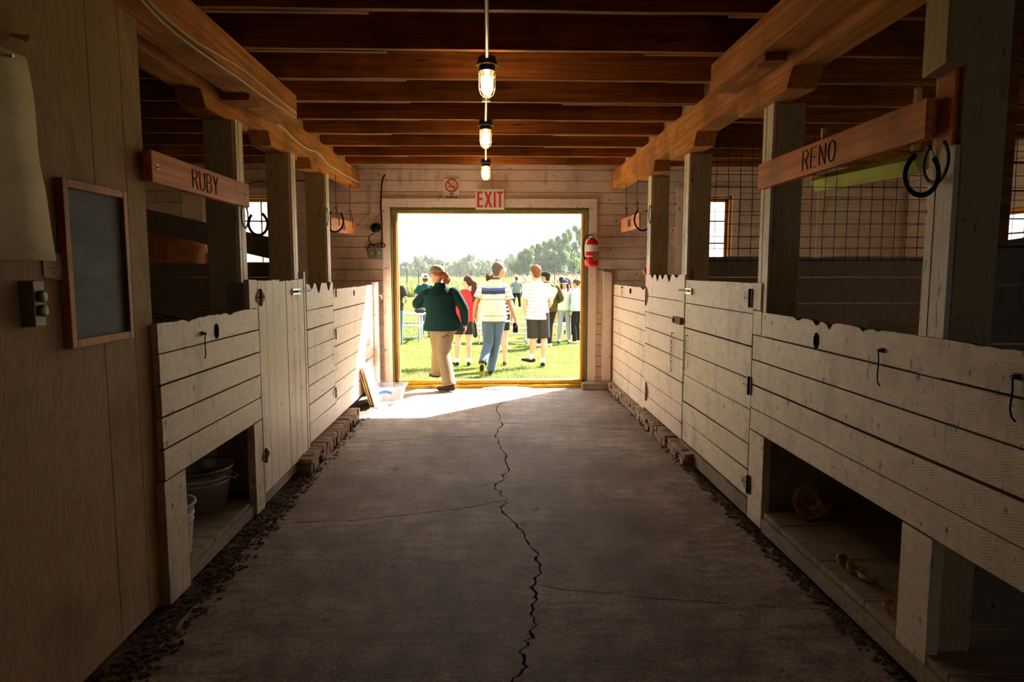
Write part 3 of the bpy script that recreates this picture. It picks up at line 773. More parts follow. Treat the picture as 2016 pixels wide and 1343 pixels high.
# ---- left door of upright boards
dl0, dl1 = yb + 0.006, P(603, 700, X=XL).y
dr = thing('stall_door', 'cream stall door of upright boards with a sliding bolt, left of the aisle', 'door', (XL, (dl0 + dl1) / 2, 0))
mb = MB(); y = dl0; r = random.Random(4); n = 7; w0 = (dl1 - dl0 - 0.03) / n
for i in range(n):
    a = y; b = y + w0; top = 1.545 - r.uniform(0, 0.012); k = 5; d = r.uniform(0, 0.004)
    tops = [Vector((XL - d, a + 0.002 + (b - a - 0.004) * q / k, top - 0.012 * abs(noise.noise(Vector((a * 13, q, 0)))))) for q in range(k + 1)]
    mb.prism([Vector((XL - d, a + 0.002, 0.09)), Vector((XL - d, b - 0.002, 0.09))] + tops[::-1], (-0.028, 0, 0)); y = b
mb.build('door_boards', 'vertical_boards', dr, bevel=0.002)
mb = MB(); mb.box(XL - 0.06, XL - 0.031, dl0 + 0.02, dl1 - 0.02, 0.25, 0.37); mb.box(XL - 0.06, XL - 0.031, dl0 + 0.02, dl1 - 0.02, 1.25, 1.37); mb.build('door_ledge', 'grey_boards', dr)
hinge(-1, P(512, 587, X=XL).y, P(508, 586, X=XL).z, dr, w_=0.085, h=0.115); hinge(-1, P(523, 897, X=XL).y, P(523, 897, X=XL).z, dr, w_=0.07, h=0.10)
b0 = P(574, 574, X=XL); b1 = P(608, 574, X=XL)
bt = MB(); bt.box(XL, XL + 0.012, b0.y, b0.y + 0.22, b0.z - 0.028, b0.z + 0.022); bl = bt.build('bolt', 'steel', dr)
mb = MB(); mb.tube([(XL + 0.018, b0.y, b0.z - 0.003), (XL + 0.018, b0.y + 0.50, b0.z - 0.003)], 0.008, 8); mb.tube([(XL + 0.018, b0.y + 0.02, b0.z), (XL + 0.05, b0.y + 0.02, b0.z)], 0.007, 8); mb.build('bolt_rod', 'iron', bl)
mb = MB(); mb.box(XL - 0.10, XL - 0.02, dl0, dl1, 0.0, 0.085); tag(mb.build('door_sill', 'plank_floor'), 'wooden sill board under the upright-board stall door', 'sill')
mb = MB(); mb.box(XL - 0.05, XL - 0.004, dl1 + 0.004, dl1 + 0.05, 0.0, 1.60); tag(mb.build('door_post', 'vertical_boards'), 'narrow bare post between the upright-board door and the sunlit stall front', 'post')

# ---- far left stall front, sunlit
fl0, fl1 = dl1 + 0.06, P(735, 640, X=XL).y
fm = P(659, 700, X=XL).y
fs_ = thing('stall_front', 'whitewashed stall front of broken-topped boards crossed by the sun strip, left of the doorway', 'stall front', (XL, (fl0 + fl1) / 2, 0))
mb = MB(); row_panel(mb, -1, fl0, fm, [0.13, 0.30, 0.47, 0.63, 0.79, 0.95, 1.11, 1.27, 1.50], seed=8, rag=ragged(0.01, [(fl0 + 0.18, 0.10, 0.05), (fl0 + 0.42, 0.12, 0.09), (fl0 + 0.80, 0.1, 0.08), (fl0 + 1.1, 0.09, 0.05)], 5)); mb.build('door_boards', 'stall_boards_pale', fs_, bevel=0.002)
mb = MB(); row_panel(mb, -1, fm + 0.004, fl1, [0.13, 0.32, 0.50, 0.68, 0.86, 1.04, 1.22, 1.43], seed=9, rag=ragged(0.012, [], 6)); mb.build('fixed_boards', 'stall_boards_pale', fs_, bevel=0.002)
mb = MB(); mb.box(XL - 0.10, XL - 0.034, fl0 + 0.01, fl1, 1.22, 1.30); mb.box(XL - 0.10, XL - 0.034, fl0 + 0.01, fl1, 0.3, 0.38); mb.build('rail', 'grey_boards', fs_)
for zy in (575, 658, 773): hinge(-1, P(660, zy, X=XL).y, P(660, zy, X=XL).z, fs_, m='trim_paint', w_=0.08, h=0.10)
p = P(697, 577, X=XL); disc(-1, p.y, p.z, 0.03, 0.035).build('knot_hole_shade', 'black', fs_)
mb = MB(); mb.box(XL - 0.02, XL + 0.05, fl1 + 0.02, fl1 + 0.20, 0.10, 1.46); o = mb.build('end_post', 'trim_paint', bevel=0.006); tag(o, 'flat whitewashed end post with a rust run, left of the doorway', 'post')
p = wloc(o); mb = MB(); mb.tube([(XL + 0.05, fl1 + 0.1, 1.28), (XL + 0.10, fl1 + 0.06, 1.285), (XL + 0.12, fl1 + 0.0, 1.24)], 0.008, 8); mb.build('bent_nail', 'rust', o)

def kerb(s, y0, y1, label, seed, wdt=0.13, h=0.11, over=0.10):
    r = random.Random(seed); mb = MB(); y = y0
    while y < y1:
        L = r.uniform(0.085, 0.12)
        for z0, z1 in ((-0.03, h * 0.48), (h * 0.5, h)):
            q = r.uniform(-0.012, 0.012); x0 = xs_(s, -over + q); x1 = xs_(s, wdt - over)
            t = len(mb.v); mb.box(min(x0, x1), max(x0, x1), y + 0.004, y + L - 0.004, z0 + r.uniform(-0.004, 0.004), z1 + r.uniform(-0.006, 0.004))
            for k in range(t, len(mb.v)): mb.v[k] += Vector((r.uniform(-1, 1), r.uniform(-1, 1), r.uniform(-1, 1))) * 0.006
        y += L
    return tag(mb.build('brick_kerb', 'brick', bevel=0.007), label, 'kerb')
kerb(-1, P(607, 880, X=XL + 0.08).y, P(703, 790, X=XL + 0.08).y, 'crumbling brick kerb along the foot of the sunlit stall front', 21)
kerb(1, P(1352, 880, X=XR - 0.06).y, 9.15, 'crumbling brick kerb along the foot of the right stall fronts', 22, 0.12, 0.10, 0.08)
mb = MB(); mb.box(1.25, 1.60, YW - 0.20, YW - 0.04, 0.0, 0.09); tag(mb.build('corner_sill', 'plank_floor', bevel=0.01), 'worn wooden block in the corner right of the threshold', 'block')

# ---- right side
r_end = P(1477, 780, X=XR).y      # hinge line of the near stall door
rn0 = 1.75                         # manger runs past the edge of the view
rm = thing('feeding_manger', 'long cream board feeding manger below the RENO sign with open bays under it', 'manger', (XR, 3.0, 0))
rows = [0.585, 0.728, 0.88, 1.04, 1.20]
y_e = P(1500, 700, X=XR).y
mb = MB(); row_panel(mb, 1, rn0, r_end - 0.006, rows, seed=12)
row_panel(mb, 1, rn0, P(1500, 620, X=XR).y, [1.20, 1.352], seed=13, rag=ragged(0.010, [(P(1607, 640, X=XR).y, 0.05, 0.03), (P(1632, 640, X=XR).y, 0.045, 0.035), (P(1570, 640, X=XR).y, 0.06, 0.018), (P(1700, 640, X=XR).y, 0.04, 0.018), (P(1730, 640, X=XR).y, 0.03, 0.012)], 8))
mb.build('front_boards', 'stall_boards', rm, bevel=0.002)
yq = [P(1830, 1150, X=XR).y, P(1768, 1150, X=XR).y]
mb = MB(); mb.box(XR + 0.001, XR + 0.05, yq[0], yq[1], 0.0, 0.583); mb.build('support_post', 'stall_boards', rm, bevel=0.003)
mb = MB(); mb.box(XR + 0.001, XR + 0.05, P(1500, 950, X=XR).y, r_end - 0.006, 0.0, 0.583); mb.build('support_post', 'stall_boards', rm, bevel=0.003)
mb = MB(); mb.box(XR + 0.035, XR + 0.75, PRY[0] + 0.21, r_end, 0.585, 0.61); mb.box(XR + 0.75, XR + 0.77, PRY[0] + 0.21, r_end, 0.58, 1.3); mb.build('feed_trough', 'grey_boards', rm)
mb = MB(); mb.box(XR + 1.1, XR + 1.12, PRY[0] + 0.21, r_end + 0.2, 0.1, 0.6); mb.box(XR + 0.05, XR + 1.1, P(1500, 950, X=XR).y + 0.02, r_end, 0.1, 0.6); mb.build('back_boards', 'grey_boards', rm)
mb = MB(); y = rn0
pf1 = P(1502, 1010, X=XR).y; ra = random.Random(2)
while y < pf1 - 0.02: e = min(y + ra.choice((0.14, 0.19, 0.24)), pf1); mb.box(XR + 0.004, XR + 1.1, y, e - 0.004, 0.085, 0.122 - ra.uniform(0, 0.004)); y = e
mb.build('bay_floor', 'plank_floor', rm, bevel=0.003)
mb = MB(); mb.box(XR - 0.012, XR + 0.02, rn0, pf1 - 0.01, 0.0, 0.082); mb.build('kick_board', 'plank_floor', rm, bevel=0.004)
p = P(1607, 671, X=XR); disc(1, p.y, p.z, 0.03, 0.042).build('knot_hole_shade', 'black', rm)
p = P(1737, 690, X=XR); hook(1, p.y, p.z, 0.15, 'bent steel hook hanging on the right manger boards below the RENO sign')
p = P(2004, 742, X=XR); hook(1, p.y, p.z, 0.14, 'steel hook on the right manger boards at the right edge of the view')
# near stall door on the right
ro0 = P(1347, 700, X=XR).y
rd = thing('stall_door', 'cream stall door of level boards with pale strap hinges, right of the aisle', 'door', (XR, (r_end + ro0) / 2, 0))
mb = MB(); row_panel(mb, 1, r_end, ro0, [0.13, 0.31, 0.48, 0.71, 0.91, 1.12, 1.33, 1.53], off=-0.002, seed=15, rag=ragged(0.006, [], 11)); mb.build('door_boards', 'stall_boards', rd, bevel=0.002)
mb = MB(); mb.box(XR + 0.04, XR + 0.07, r_end + 0.05, ro0 - 0.04, 0.3, 0.42); mb.box(XR + 0.04, XR + 0.07, r_end + 0.05, ro0 - 0.04, 1.2, 1.32); mb.build('door_ledge', 'grey_boards', rd)
for px, py in ((1478, 587), (1476, 759), (1474, 953)):
    hinge(1, P(px, py, X=XR).y, P(px, py, X=XR).z, rd, out=0.003, m='label_white' if py < 900 else 'grey_metal', w_=0.11, h=0.12, sgn=1)
# top board carrying on over the hinge
mb = MB(); mb.box(XR - 0.001, XR + 0.03, P(1498, 600, X=XR).y, r_end - 0.004, 1.36, 1.53); mb.box(XR - 0.001, XR + 0.03, P(1500, 620, X=XR).y + 0.002, r_end - 0.004, 1.203, 1.354); mb.build('end_board', 'stall_boards', rm, bevel=0.002)
bz = P(1352, 572, X=XR); bt = MB(); bt.box(XR - 0.016, XR - 0.004, ro0 - 0.20, ro0 - 0.03, bz.z - 0.03, bz.z + 0.022); bl = bt.build('bolt', 'steel', rd)
mb = MB(); mb.tube([(XR - 0.024, ro0 - 0.17, bz.z), (XR - 0.024, ro0 + 0.12, bz.z)], 0.008, 8); mb.build('bolt_rod', 'iron', bl)
mb = chain(P(1353, 670, X=XR).y, P(1353, 665, X=XR).z, 7, 1, ''); mb.build('chain', 'steel', rd)
mb = MB(); mb.box(XR + 0.0, XR + 0.06, r_end, ro0 + 0.1, 0.0, 0.11); tag(mb.build('door_sill', 'plank_floor', bevel=0.006), 'worn wooden sill under the right stall door of level boards', 'sill')
mb = MB(); mb.box(XR + 0.036, XR + 0.07, ro0 + 0.005, ro0 + 0.07, 0.0, 1.62); tag(mb.build('door_post', 'frame_wood'), 'narrow bare post behind the bolt of the right stall door', 'post')
# far stall door on the right
rf1 = P(1270, 650, X=XR).y
rg = thing('stall_door', 'white stall door with a chewed scalloped top edge and rusty hinges, right of the aisle', 'door', (XR, (ro0 + rf1) / 2, 0))
mb = MB(); row_panel(mb, 1, ro0 + 0.03, rf1, [0.12, 0.27, 0.43, 0.63, 0.83, 1.0, 1.17, 1.34, 1.575], seed=17, off=-0.003, rag=ragged(0.010, [(ro0 + 0.30, 0.10, 0.03), (ro0 + 0.55, 0.10, 0.07), (ro0 + 0.80, 0.09, 0.05), (ro0 + 1.0, 0.09, 0.07), (ro0 + 1.22, 0.08, 0.04)], 14)); mb.build('door_boards', 'white_boards', rg, bevel=0.002)
for py in (583, 770):
    q = P(1272, py, X=XR); hinge(1, q.y - 0.03, q.z, rg, out=0.004, m='rust', w_=0.08, h=0.20, sgn=-1)
mb = chain(P(1326, 660, X=XR).y, P(1326, 660, X=XR).z, 9, 1, ''); mb.build('chain', 'steel', rg)
p = P(1326, 628, X=XR); mb = MB(); mb.box(XR - 0.03, XR - 0.004, ro0 + 0.05, ro0 + 0.30, p.z - 0.03, p.z + 0.03); lb = mb.build('latch', 'rust', rg); mb = MB(); mb.tube([(XR - 0.045, ro0 + 0.25, p.z), (XR - 0.02, ro0 + 0.25, p.z)], 0.018, 10); mb.build('latch_bolt', 'iron', lb)
# far right fixed front
re1 = YW - 0.06
rh = thing('stall_front', 'white board stall front with a small hook, between the scalloped door and the doorway wall', 'stall front', (XR, (rf1 + re1) / 2, 0))
mb = MB(); row_panel(mb, 1, rf1 + 0.01, re1, [0.09, 0.27, 0.45, 0.62, 0.79, 0.96, 1.13, 1.28, 1.43], seed=19, rag=ragged(0.012, [(rf1 + 0.15, 0.12, 0.03)], 17)); mb.build('front_boards', 'white_boards', rh, bevel=0.002)
mb = MB(); mb.box(XR + 0.036, XR + 0.09, rf1 + 0.01, re1 - 0.01, 1.28, 1.34); mb.box(XR + 0.036, XR + 0.09, rf1 + 0.01, re1 - 0.01, 0.3, 0.36); mb.build('rail', 'grey_boards', rh)
p = P(1241, 573, X=XR); disc(1, p.y, p.z, 0.05, 0.035).build('knot_hole_shade', 'black', rh)
p = P(1226, 566, X=XR); hook(1, p.y, p.z, 0.10, 'small iron hook on the white stall front nearest the doorway')
mb = MB(); mb.prism([(P(1187, 600, Y=YW - 0.03).x, YW - 0.034, 0.05), (1.66, YW - 0.034, 0.05), (1.66, YW - 0.034, 1.57), (1.63, YW - 0.034, 1.60), (P(1187, 600, Y=YW - 0.03).x, YW - 0.034, 1.61)], (0, 0.03, 0)); tag(mb.build('wall_board', 'trim_paint', bevel=0.006), 'tall white board standing against the wall right of the doorway', 'board')
mb = MB(); mb.ball((1.75, P(1274, 535, X=1.75).y, P(1274, 535, X=1.75).z), (0.05, 0.05, 0.04), 16, 9); mb.box(1.69, 1.81, 8.0, 8.1, 1.45, 1.58); 
q = P(1274, 535, X=1.75); mb = MB(); mb.ball((1.75, q.y, q.z), 0.045, 16, 9); mb.tube([(1.75, q.y, q.z - 0.14), (1.75, q.y, q.z)], 0.02, 8); tag(mb.build('red_knob', 'red_gloss', smooth=True), 'small red knob behind the scalloped stall door', 'knob')

# ---- cross partitions with wire mesh
def partition(x0, x1, y, ztop, label, mesh_top=None, cell=0.105, seed=1, nx_=None, posts=()):
    o = thing('stall_partition', label, 'partition', ((x0 + x1) / 2, y, 0))
    mb = MB(); z = 0.14; r = random.Random(seed); rows_ = []
    while z < ztop - 0.05: rows_.append(z); z += 0.235
    rows_.append(ztop)
    for a, b in zip(rows_[:-1], rows_[1:]):
        d = r.uniform(0, 0.004); g = r.uniform(0.002, 0.006); lastrow = b == ztop
        if lastrow:
            m = int((x1 - x0) / 0.08); tp_ = [Vector((x0 + (x1 - x0) * k / m, y + d, b - 0.03 * max(0, noise.noise(Vector((k * 0.35, seed, 0)))))) for k in range(m + 1)]
            mb.prism([Vector((x0, y + d, a + g)), Vector((x1, y + d, a + g))] + tp_[::-1], (0, 0.035, 0))
        else: mb.box(x0, x1, y + d, y + d + 0.035, a + g, b - g)
    mb.build('partition_boards', 'grey_boards', o)
    if mesh_top:
        mb = MB(); k = 0; xx = x0 + 0.0
        while xx < x1:
            j = 0.012; pts = [Vector((xx + r.uniform(-j, j) * t, y - 0.004, ztop - 0.05 + (mesh_top - ztop + 0.05) * t)) for t in (0, 0.25, 0.5, 0.75, 1)]
            mb.tube(pts, 0.003, 5); xx += cell
        zz = ztop - 0.04
        while zz < mesh_top: mb.tube([(x0 - 0.01, y - 0.007, zz), ((x0 + x1) / 2, y - 0.007, zz + r.uniform(-0.01, 0.01)), (x1, y - 0.007, zz)], 0.003, 5); zz += cell
        mb.build('wire_mesh', 'wire', o)
    return o
pz = P(1600, 505, Y=6.05).z
partition(1.885, 5.6, 6.05, pz, 'grey board partition with black wire mesh above, crossing the right stalls', 2.80, 0.108, 3)
partition(1.89, 5.6, PRY[0] + 0.16, P(2000, 466, Y=PRY[0] + 0.16).z, 'dark board partition with wire mesh at the right edge of the view', 2.75, 0.108, 5)
lp = partition(-5.6, -1.905, 6.1, P(380, 517, Y=6.1).z, 'dark board partition across the left stalls with a sloping top rail', None, seed=7)
a = P(295, 413, Y=6.08); b = P(536, 468, Y=6.08); d_ = (a - b) / (b.x - a.x); a2 = b + Vector((-5.6 - b.x, 0, (a.z - b.z) * (-5.6 - b.x) / (a.x - b.x)))
mb = MB(); hh = 0.19; b2 = Vector((-1.89, 6.08, b.z + (a.z - b.z) * (-1.89 - b.x) / (a.x - b.x))); mb.prism([a2, b2, b2 - Vector((0, 0, hh)), a2 - Vector((0, 0, hh))], (0, 0.035, 0)); mb.build('top_rail', 'grey_boards', lp)
mb = MB(); mb.box(-1.93, -1.905, 6.06, 6.14, 1.6, 2.2); mb.build('rail_cleat', 'grey_boards', lp)
# lime painted shelf board under the joists on the right
a = P(1822, 318, X=3.15); b = P(1612, 360, X=3.15)
mb = MB(); mb.obox(((3.15), (a.y + b.y) / 2, (a.z + b.z) / 2), (0.06, 0, 0.035), (0, (b.y - a.y) / 2, (b.z - a.z) / 2), (-0.03, 0, 0.05)); mb2 = mb
tag(mb.build('shelf_board', 'lime_paint'), 'lime green painted board slung under the joists behind the RENO sign', 'board')
for yy in (a.y + 0.1, b.y - 0.1):
    z_ = a.z + (b.z - a.z) * (yy - a.y) / (b.y - a.y)
    mb = MB(); mb.box(3.12, 3.16, yy, yy + 0.04, z_ + 0.09, ZC + 0.02); tag(mb.build('hanger_strip', 'block'), 'thin wooden hanger holding the lime green board, %s one' % ('near' if yy == a.y + 0.1 else 'far'), 'hanger')
# whitewashed pillar on the far wall behind the left stalls
a = P(361, 400, Y=YW - 0.06).x; b = P(401, 400, Y=YW - 0.06).x
mb = MB(); mb.box(a, b, YW - 0.10, YW - 0.004, 0, ZC - 0.01); tag(mb.build('wall_pillar', 'trim_paint', bevel=0.004), 'flat whitewashed pillar on the far wall behind the left stalls', 'pillar')
# loose wire netting heaped behind the left manger
mb = MB(); r = random.Random(9); X0, X1, Y0, Y1 = XL - 0.68, XL - 0.06, ya + 0.05, yb - 0.08
def nz(x, y): return 1.30 + 0.10 * sin((y - Y0) * 4.5) * sin((x - X0) * 5) + 0.06 * noise.noise(Vector((x * 3, y * 3, 0)))
for i in range(-6, 13):
    for sg in (1, -1):
        pts = []
        for k in range(15):
            x = X0 + (X1 - X0) * k / 14; y = Y0 + i * 0.11 + sg * k * 0.045 + (0.5 if sg < 0 else 0)
            if Y0 < y < Y1: pts.append(Vector((x, y, nz(x, y))))
        if len(pts) > 1: mb.tube(pts, 0.0025, 5)
mb.box(X0 + 0.1, X0 + 0.13, Y0 + 0.1, Y0 + 0.13, 0.63, nz(X0 + 0.11, Y0 + 0.11))
tag(mb.build('wire_netting', 'wire'), 'heap of loose wire netting lying in the left manger below the RUBY sign', 'netting')

# ---- dried husks in the right bay
def husk(px, py, x, r, label, cup, rz, nm='dried_husk'):
    c = P(px, py, X=x); c.z = 0.121; mb = MB(); n1, n2 = 7, 18; vs = []; rr = random.Random(int(px))
    for j in range(n1 + 1):
        t = j / n1 * cup
        for i in range(n2):
            a_ = 2 * pi * i / n2; k = 1 + 0.22 * noise.noise(Vector((cos(a_) * 1.7, sin(a_) * 1.7, t * 3 + px)))
            vs.append(Matrix.Rotation(rz, 3, 'X') @ Vector((r * sin(t) * cos(a_) * k, r * 1.3 * sin(t) * sin(a_) * k, r * (1 - cos(t)) * (1 + 0.35 * rr.uniform(-1, 1) * (j == n1)))))
    f = [(j * n2 + i, j * n2 + (i + 1) % n2, (j + 1) * n2 + (i + 1) % n2, (j + 1) * n2 + i) for j in range(n1) for i in range(n2)]
    lo = min(v.z for v in vs); mb.add([v + c - Vector((0, 0, lo)) for v in vs], f)
    o = mb.build(nm, 'dried', smooth=True); s_ = o.modifiers.new('solid', 'SOLIDIFY'); s_.thickness = 0.007
    tag(o, label, 'husk', 'dried husks in the right bay')
husk(1580, 1012, XR + 0.22, 0.085, 'largest ochre dried husk standing upright in the bay under the right manger', 1.5, 1.1)
husk(1612, 1030, XR + 0.30, 0.07, 'dark curled husk just behind the largest ochre one', 1.8, -0.3)
husk(1655, 1132, XR + 0.09, 0.030, 'small curled husk, farthest of the row near the support post', 1.9, 0.7)
husk(1676, 1145, XR + 0.10, 0.030, 'small curled husk, middle of the row near the support post', 1.8, 0.4)
husk(1703, 1155, XR + 0.12, 0.036, 'pale-rimmed curled husk, nearest of the row by the support post', 1.6, 0.2)
husk(1748, 1213, XR + 0.05, 0.030, 'yellowish husk beside the foot of the support post', 1.7, 0.8)

# ---- name signs
GL = {'R': [[(0, 0), (0, 1), (.5, 1), (.68, .88), (.68, .66), (.5, .54), (0, .54)], [(.35, .54), (.72, 0)]],
 'U': [[(0, 1), (0, .25), (.15, .04), (.36, 0), (.58, .04), (.72, .25), (.72, 1)]],
 'B': [[(0, 0), (0, 1), (.48, 1), (.64, .88), (.64, .66), (.48, .54), (0, .54)], [(.48, .54), (.70, .42), (.70, .14), (.5, 0), (0, 0)]],
 'Y': [[(0, 1), (.36, .5), (.72, 1)], [(.36, .5), (.36, 0)]],
 'E': [[(.64, 0), (0, 0), (0, 1), (.64, 1)], [(0, .52), (.52, .52)]],
 'N': [[(0, 0), (0, 1), (.70, 0), (.70, 1)]],
 'O': [[(.36 + .38 * cos(t * pi / 9), .5 + .5 * sin(t * pi / 9)) for t in range(19)]],
 'I': [[(0, 0), (0, 1)]], 'L': [[(0, 1), (0, 0), (.5, 0)]], 'D': [[(0, 0), (0, 1), (.5, .9), (.68, .5), (.5, .1), (0, 0)]], 'A': [[(0, 0), (.34, 1), (.68, 0)], [(.14, .4), (.54, .4)]]}
def letters(mb, text, org, du, dv, h, r, step=0.98, wd=1.0):
    u = 0
    for ch in text:
        for st_ in GL.get(ch, []): mb.tube([org + du * ((u + a * wd) * h) + dv * (b * h) for a, b in st_], r, 6)
        u += (0.35 if ch == 'I' else step * wd)
def nsign(text, s, x, y0, y1, z0, z1, label, lu, lh, tilt=0.0):
    o = thing('name_sign', label, 'sign', (x, (y0 + y1) / 2, z0))
    mb = MB(); t = -0.042 * s * -1
    xb = x + (0.042 if s > 0 else -0.042)
    n = 16; r = random.Random(len(text))
    top = [Vector((x, y0 + (y1 - y0) * k / n, z1 + 0.003 * noise.noise(Vector((k, 1, s))))) for k in range(n + 1)]
    bot = [Vector((x, y0 + (y1 - y0) * k / n, z0 + 0.004 * noise.noise(Vector((k, 9, s))))) for k in range(n + 1)]
    mb.prism(bot + top[::-1], (xb - x, 0, 0)); mb.build('board', 'sign_wood', o, bevel=0.004)
    mb = MB(); xo = x - 0.0005 * (1 if s > 0 else -1)
    ys = y0 + lu if s < 0 else y1 - lu
    letters(mb, text, Vector((xo, ys, z0 + (z1 - z0 - lh) / 2)), Vector((0, 1 if s < 0 else -1, 0)), Vector((0, 0, 1)), lh, 0.0038, 1.08, 0.86)
    mb.build('lettering', 'routed', o)
    for yy in ((y0 + 0.05, y1 - 0.05) if s < 0 else ()):
        mb = MB(); q = 1 if s < 0 else -1
        mb.tube([(x - 0.002 * q, yy, (z0 + z1) / 2), (x + 0.003 * q, yy, (z0 + z1) / 2)], 0.013, 12); sc = mb.build('washer', 'steel', o)
        mb = MB(); mb.tube([(x + 0.001 * q, yy, (z0 + z1) / 2), (x + 0.006 * q, yy, (z0 + z1) / 2)], 0.006, 8); mb.build('screw', 'iron', sc)
    return o
sx = -1.52; A = P(297, 294, X=sx); B = P(490, 362, X=sx)
nsign('RUBY', -1, sx, A.y, B.y, P(297, 357, X=sx).z, A.z, 'orange wooden name sign carved RUBY above the left manger', P(379, 350, X=sx).y - A.y, 0.095)
sx = 1.635; A = P(1826, 191, X=sx); B = P(1493, 324, X=sx)
nsign('RENO', 1, sx, A.y, B.y, P(1826, 271, X=sx).z, A.z, 'orange wooden name sign carved RENO above the right manger', B.y - P(1581, 310, X=sx).y, 0.098)

def horseshoe(c, rx, rz, label, rot=0.0, yaw=0.0, group='horseshoes', nail=None):
    """opening upwards, lying in the plane turned by yaw about z"""
    mb = MB(); mx = Matrix.Rotation(yaw, 4, 'Z') @ Matrix.Rotation(rot, 4, 'Y'); pts = []
    for k in range(21):
        a_ = R(-230 + 280 * k / 20) if False else R(128 + (412 - 128) * k / 20)
        f = 1.0 - 0.12 * max(0, sin(a_))
        pts.append(Vector((rx * cos(a_) * f, 0, rz * sin(a_))))
    mb.tube(pts, [(0.010, 0.0045) if i not in (0, 20) else (0.011, 0.007) for i in range(21)], 8, up=(0, 1, 0))
    mb.xf(Matrix.Translation(c) @ mx)
    o = mb.build('horseshoe', 'iron', bevel=0.001); tag(o, label, 'horseshoe', group)
    if nail:
        tgt, sd = nail; mb = MB(); tip = Matrix.Translation(c) @ mx @ Vector((rx * sd * .60, 0, rz * .80)); mb.tube([tip, Vector(tgt)], 0.0018, 6); mb.build('tie_wire', 'iron', o)
    return o
def shoe_pair(pa, pb, xa, label_a, label_b, ra, rb_, s):
    pass
q = P(1826, 342, X=1.60); horseshoe(Vector((1.58, q.y, q.z)), 0.070, 0.078, 'dark horseshoe hanging over the aisle below the near end of the RENO sign', 0.1, R(8), nail=((1.65, P(1826, 271, X=1.635).y + 0.02, P(1826, 271, X=1.635).z + 0.005), 1))
q = P(1848, 318, X=1.68); horseshoe(Vector((1.668, q.y, q.z)), 0.072, 0.080, 'dark horseshoe nailed to the right post behind the hanging one', 0.0, R(90))
q = P(508, 440, X=-1.50); horseshoe(Vector((-1.50, q.y, q.z)), 0.066, 0.075, 'dark horseshoe hanging in front of the window below the RUBY sign', -0.1, R(-10), nail=((-1.53, P(490, 407, X=-1.52).y - 0.01, P(490, 407, X=-1.52).z + 0.005), -1))
q = P(482, 425, X=-1.655); horseshoe(Vector((-1.655, q.y, q.z)), 0.062, 0.080, 'dark horseshoe nailed on the post below the far end of the RUBY sign', 0, R(90))
# far hanging signs on strings
def hung(s, pts, shoe1, shoe2, lab):
    # sign plane nearly along the aisle, turned a little
    (ax, ay), (bx, by), h = pts
    x0 = -1.78 if s < 0 else 1.70; A = P(ax, ay, X=x0 - (0.02 * s)); B = P(bx, by, X=x0 + 0.0)
    o = thing('hanging_sign', 'small orange name board hung on two strings %s, lettering worn away' % lab, 'sign', ((A + B) / 2 - Vector((0, 0, h))))
    d = B - A; nrm = Vector((-d.y, d.x, 0)).normalized() * 0.02
    mb = MB(); mb.prism([A, B, B - Vector((0, 0, h)), A - Vector((0, 0, h))], nrm); mb.build('board', 'sign_wood', o, bevel=0.003)
    mb = MB(); side = nrm * (1.15 if (nrm.x > 0) == (s < 0) else -0.15)
    L0 = A + side if s < 0 else B + side; du = (d.normalized() if s < 0 else -d.normalized())
    letters(mb, 'IIOII', L0 + du * d.length * 0.42 - Vector((0, 0, h * 0.75)), du, Vector((0, 0, 1)), h * 0.5, 0.003); mb.build('lettering', 'faded', o)
    for t in (0.2, 0.8):
        c = A + d * t; mb = MB(); mb.tube([Vector((c.x, c.y, 2.70)), c + Vector((0, 0, 0.12)), c + Vector((0, 0, 0.0))], 0.005, 6); mb.ball(c + Vector((0, 0, 0.12)), 0.018, 8, 6)
        mb.tube([c + Vector((0, 0, 0.12)), c + Vector((0.02, 0.03, 0.03)), c + Vector((0.025, 0.02, -0.08))], 0.006, 6); mb.build('string', 'rope', o)
q0 = P(648, 425, X=-1.60); 
hung(-1, ((652, 428), (698, 437), 0.16), None, None, 'left of the doorway')
hung(1, ((1262, 418), (1226, 432), 0.17), None, None, 'right of the doorway')
q = P(660, 435, X=-1.70); horseshoe(Vector((-1.70, q.y, q.z)), 0.090, 0.12, 'horseshoe hanging in front of the small sign left of the doorway', 0.1, R(0), nail=(P(655, 432, X=-1.76), -1))
q = P(646, 425, X=-1.64); horseshoe(Vector((-1.655, q.y, q.z)), 0.06, 0.10, 'horseshoe nailed edge-on to the left post nearest the doorway', 0, R(90))
q = P(1265, 432, X=1.65); horseshoe(Vector((1.65, q.y, q.z)), 0.090, 0.12, 'horseshoe hanging in front of the small sign right of the doorway', -0.1, R(0), nail=(P(1260, 424, X=1.69), 1))
q = P(1281, 420, X=1.68); horseshoe(Vector((1.675, q.y, q.z)), 0.06, 0.10, 'horseshoe nailed edge-on to the right post nearest the doorway', 0, R(90))

# ---- plywood wall fittings
X0 = PX
cb = thing('chalkboard', 'empty dark chalkboard in an orange wooden frame on the plywood wall', 'chalkboard', (X0, P(190, 520, X=X0).y, 1.1))
ca, cbb = P(133, 360, X=X0 + 0.03), P(250, 375, X=X0 + 0.03)
y0c, y1c = P(132, 520, X=X0 + 0.03).y, P(257, 520, X=X0 + 0.03).y
zt = P(133, 350, X=X0 + 0.03).z; zb = P(150, 688, X=X0 + 0.03).z
print('chalk', y0c, y1c, zt, P(250, 378, X=X0 + 0.03).z, zb, P(262, 664, X=X0 + 0.03).z)
zt = (zt + P(250, 378, X=X0 + 0.03).z) / 2; zb = (zb + P(262, 664, X=X0 + 0.03).z) / 2; fw = 0.032
mb = MB(); mb.box(X0 + 0.001, X0 + 0.016, y0c + 0.01, y1c - 0.01, zb + 0.01, zt - 0.01); mb.build('writing_surface', 'chalk', cb)
